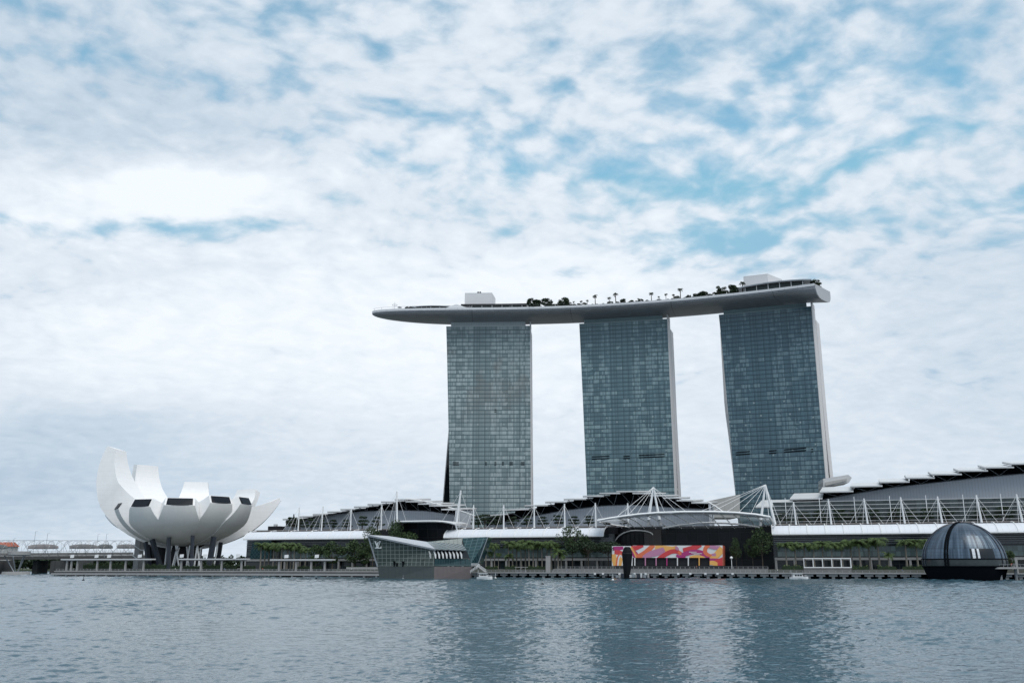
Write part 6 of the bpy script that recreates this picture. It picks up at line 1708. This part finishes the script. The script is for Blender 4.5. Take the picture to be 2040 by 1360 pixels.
for x0, x1, h, lab in ((166, 250, 4.2, 'dark hedge under the long shelter left of the museum'), (288, 330, 3.6, 'green hedge at the foot of the left museum columns'), (340, 400, 2.6, 'green hedge before the white braces of the museum'), (405, 472, 3.4, 'green hedge below the middle of the terrace shelter'), (480, 508, 2.8, 'short green hedge left of the palm grove'),
                       (520, 556, 2.6, 'green hedge at the foot of the palm grove'), (590, 640, 2.2, 'low hedge behind the right shelter'), (690, 752, 1.8, 'thin hedge on a pale planter left of the glass pavilion')):
    hedge(x0, x1, 17, LAND_Z, h, 2.2, lab)
for x0, x1, h, lab in ((966, 992, 2.0, 'light green hedge right of the gangway'), (1005, 1034, 2.2, 'light green hedge left of the low kiosk'), (1046, 1090, 2.2, 'light green hedge left of the square stone post'), (1558, 1600, 2.8, 'light green hedge left of the white frame shelter'), (1697, 1732, 2.4, 'light green hedge right of the white frame shelter'), (1748, 1786, 2.4, 'light green hedge in the middle of the right promenade'), (1798, 1842, 2.4, 'light green hedge touching the glass dome')):
    hedge(x0, x1, 14.6, LAND_Z, h, 1.6, lab, 'leaflight')
pl_ = MB(); pl_.wbox(S(690, 15, 4), S(752, 15, 4), 14.8, 15.6, 3.2, LAND_Z + 1.1)
solo(pl_, 'planter', M['concrete'], 'long pale planter under the thin hedge left of the glass pavilion', 'planter')

# ------------------------------------------------------------------ far woods beyond the bridges
mb = MB(); r_ = random.Random(5)
for i in range(260):
    x = -1050 + 960 * i / 260 + r_.uniform(-3, 3); y = 1345 + r_.uniform(0, 26); h = r_.uniform(13, 20); w = r_.uniform(5, 9)
    for _ in range(170):
        g = Vector((r_.gauss(0, 1), r_.gauss(0, 1), r_.gauss(0, 1))).normalized() * r_.uniform(.4, 1)
        leaf_quad(mb, Vector((x + g.x * w, y + g.y * w, 2 + h * .55 + g.z * h * .55)), 2.2, r_)
o = mb.build('far_woods', M['leafdark'], None, None, False); o['kind'] = 'stuff'

# ------------------------------------------------------------------ a few people
def figure(pose):
    """one continuous skinned body about 1.7 m tall"""
    v_ = [(0, 0, .92), (0, 0, 1.18), (0, 0, 1.40), (0, -.01, 1.52), (0, -.02, 1.68), (-.10, 0, .88), (.10, 0, .88), (-.11, .02 - .14 * pose, .48), (.11, .02 + .14 * pose, .48), (-.11, .08 - .26 * pose, .06), (.11, .08 + .22 * pose, .06),
          (-.11, -.06 - .26 * pose, .03), (.11, -.06 + .22 * pose, .03), (-.20, 0, 1.38), (.20, 0, 1.38), (-.25, .03 + .08 * pose, 1.10), (.25, .03 - .08 * pose, 1.10), (-.24, -.06 + .16 * pose, .84), (.24, -.06 - .16 * pose, .84)]
    e_ = [(0, 1), (1, 2), (2, 3), (3, 4), (0, 5), (0, 6), (5, 7), (6, 8), (7, 9), (8, 10), (9, 11), (10, 12), (2, 13), (2, 14), (13, 15), (14, 16), (15, 17), (16, 18)]
    rad = [.15, .14, .15, .06, .105, .10, .10, .07, .07, .05, .05, .04, .04, .065, .065, .045, .045, .04, .04]
    me = bpy.data.meshes.new('person'); me.from_pydata(v_, e_, [])
    o = bpy.data.objects.new('person', me); COL.objects.link(o)
    m_ = o.modifiers.new('skin', 'SKIN'); sk = me.skin_vertices[0].data
    for i, q in enumerate(rad): sk[i].radius = (q, q)
    sk[0].use_root = True
    sb_ = o.modifiers.new('sub', 'SUBSURF'); sb_.levels = 1; sb_.render_levels = 1
    dg = bpy.context.evaluated_depsgraph_get(); ev = o.evaluated_get(dg); m2 = bpy.data.meshes.new_from_object(ev)
    bpy.data.objects.remove(o)
    return m2
def cloth_mat(name, top, low, skin=(.35, .22, .15), hair=(.02, .016, .014)):
    m_ = bpy.data.materials.new(name); m_.use_nodes = True; g = NT(m_.node_tree); b = g.n['Principled BSDF']
    z = g.sep(g.new('ShaderNodeTexCoord').outputs['Object'])[2]
    c = g.mix(g.m('GREATER_THAN', z, .10), (.05, .05, .05), low); c = g.mix(g.m('GREATER_THAN', z, .93), c, top); c = g.mix(g.m('GREATER_THAN', z, 1.46), c, skin); c = g.mix(g.m('GREATER_THAN', z, 1.68), c, hair)
    g.l.new(c, b.inputs['Base Color']); b.inputs['Roughness'].default_value = .8
    return m_
FIG = [figure(1), figure(.2), figure(-.8)]
CM = [cloth_mat('white_shirt_cloth', (.7, .7, .7), (.03, .035, .06)), cloth_mat('dark_cloth', (.03, .03, .035), (.05, .05, .07)), cloth_mat('red_shirt_cloth', (.5, .06, .05), (.2, .19, .17)), cloth_mat('blue_shirt_cloth', (.08, .16, .35), (.3, .29, .27))]
WEAR = ['white top and dark trousers', 'dark clothes', 'a red top and pale trousers', 'a blue top and pale trousers']
spots = [(172, 'on the western terrace under the long shelter', 6, 3.3), (349, 'on the western terrace below the museum', 5, 3.3), (447, 'in front of the museum shelter', 6, 3.3), (523, 'on the terrace left of the palm grove', 5, 3.3), (678, 'walking past the hall columns left of the glass pavilion', 18, LAND_Z),
         (700, 'near the hedge planter left of the glass pavilion', 12.5, 3.3), (1130, 'on the quay below the tallest tree', 8, 2.9), (1388, 'at the railing before the mural pavilion', 13.6, 4.7), (1542, 'at the corner of the quay right of the plaza steps', 6, 2.9), (1549, 'standing on the quay left of the right palms', 8, 2.9), (1798, 'walking up to the palms beside the dome', 11, 2.9)]
for i, (px, where, t, z) in enumerate(spots):
    o = bpy.data.objects.new('person', FIG[i % 3]); COL.objects.link(o)
    me = FIG[i % 3]
    if not me.materials: me.materials.append(CM[0])
    o.material_slots[0].link = 'OBJECT'; o.material_slots[0].material = CM[(i * 3 + 1) % 4]
    o.location = W(S(px, t, z), t, z); o.rotation_euler = (0, 0, rnd.uniform(0, 6.28))
    tag(o, 'person in %s %s' % (WEAR[(i * 3 + 1) % 4], where), 'person')
for i, px in enumerate((1971, 1976, 1981, 1988, 1994, 2003, 2014, 2020)):
    q = P(px, 1126, 402); o = bpy.data.objects.new('person', FIG[(i + 1) % 3]); COL.objects.link(o)
    o.material_slots[0].link = 'OBJECT'; o.material_slots[0].material = CM[(i * 3) % 4]
    o.location = (q.x, 401.5 + (i % 3) * 1.3, tz0); o.rotation_euler = (0, 0, rnd.uniform(0, 6.28))
    tag(o, 'person in %s by the dome, %s from the left' % (WEAR[(i * 3) % 4], ORD[i]), 'person', 'people on the terrace by the dome')

for o in scene.objects:
    if not o.parent and 'label' in o and not 4 <= len(o['label'].split()) <= 16: print('LABEL', len(o['label'].split()), o.name, o['label'])
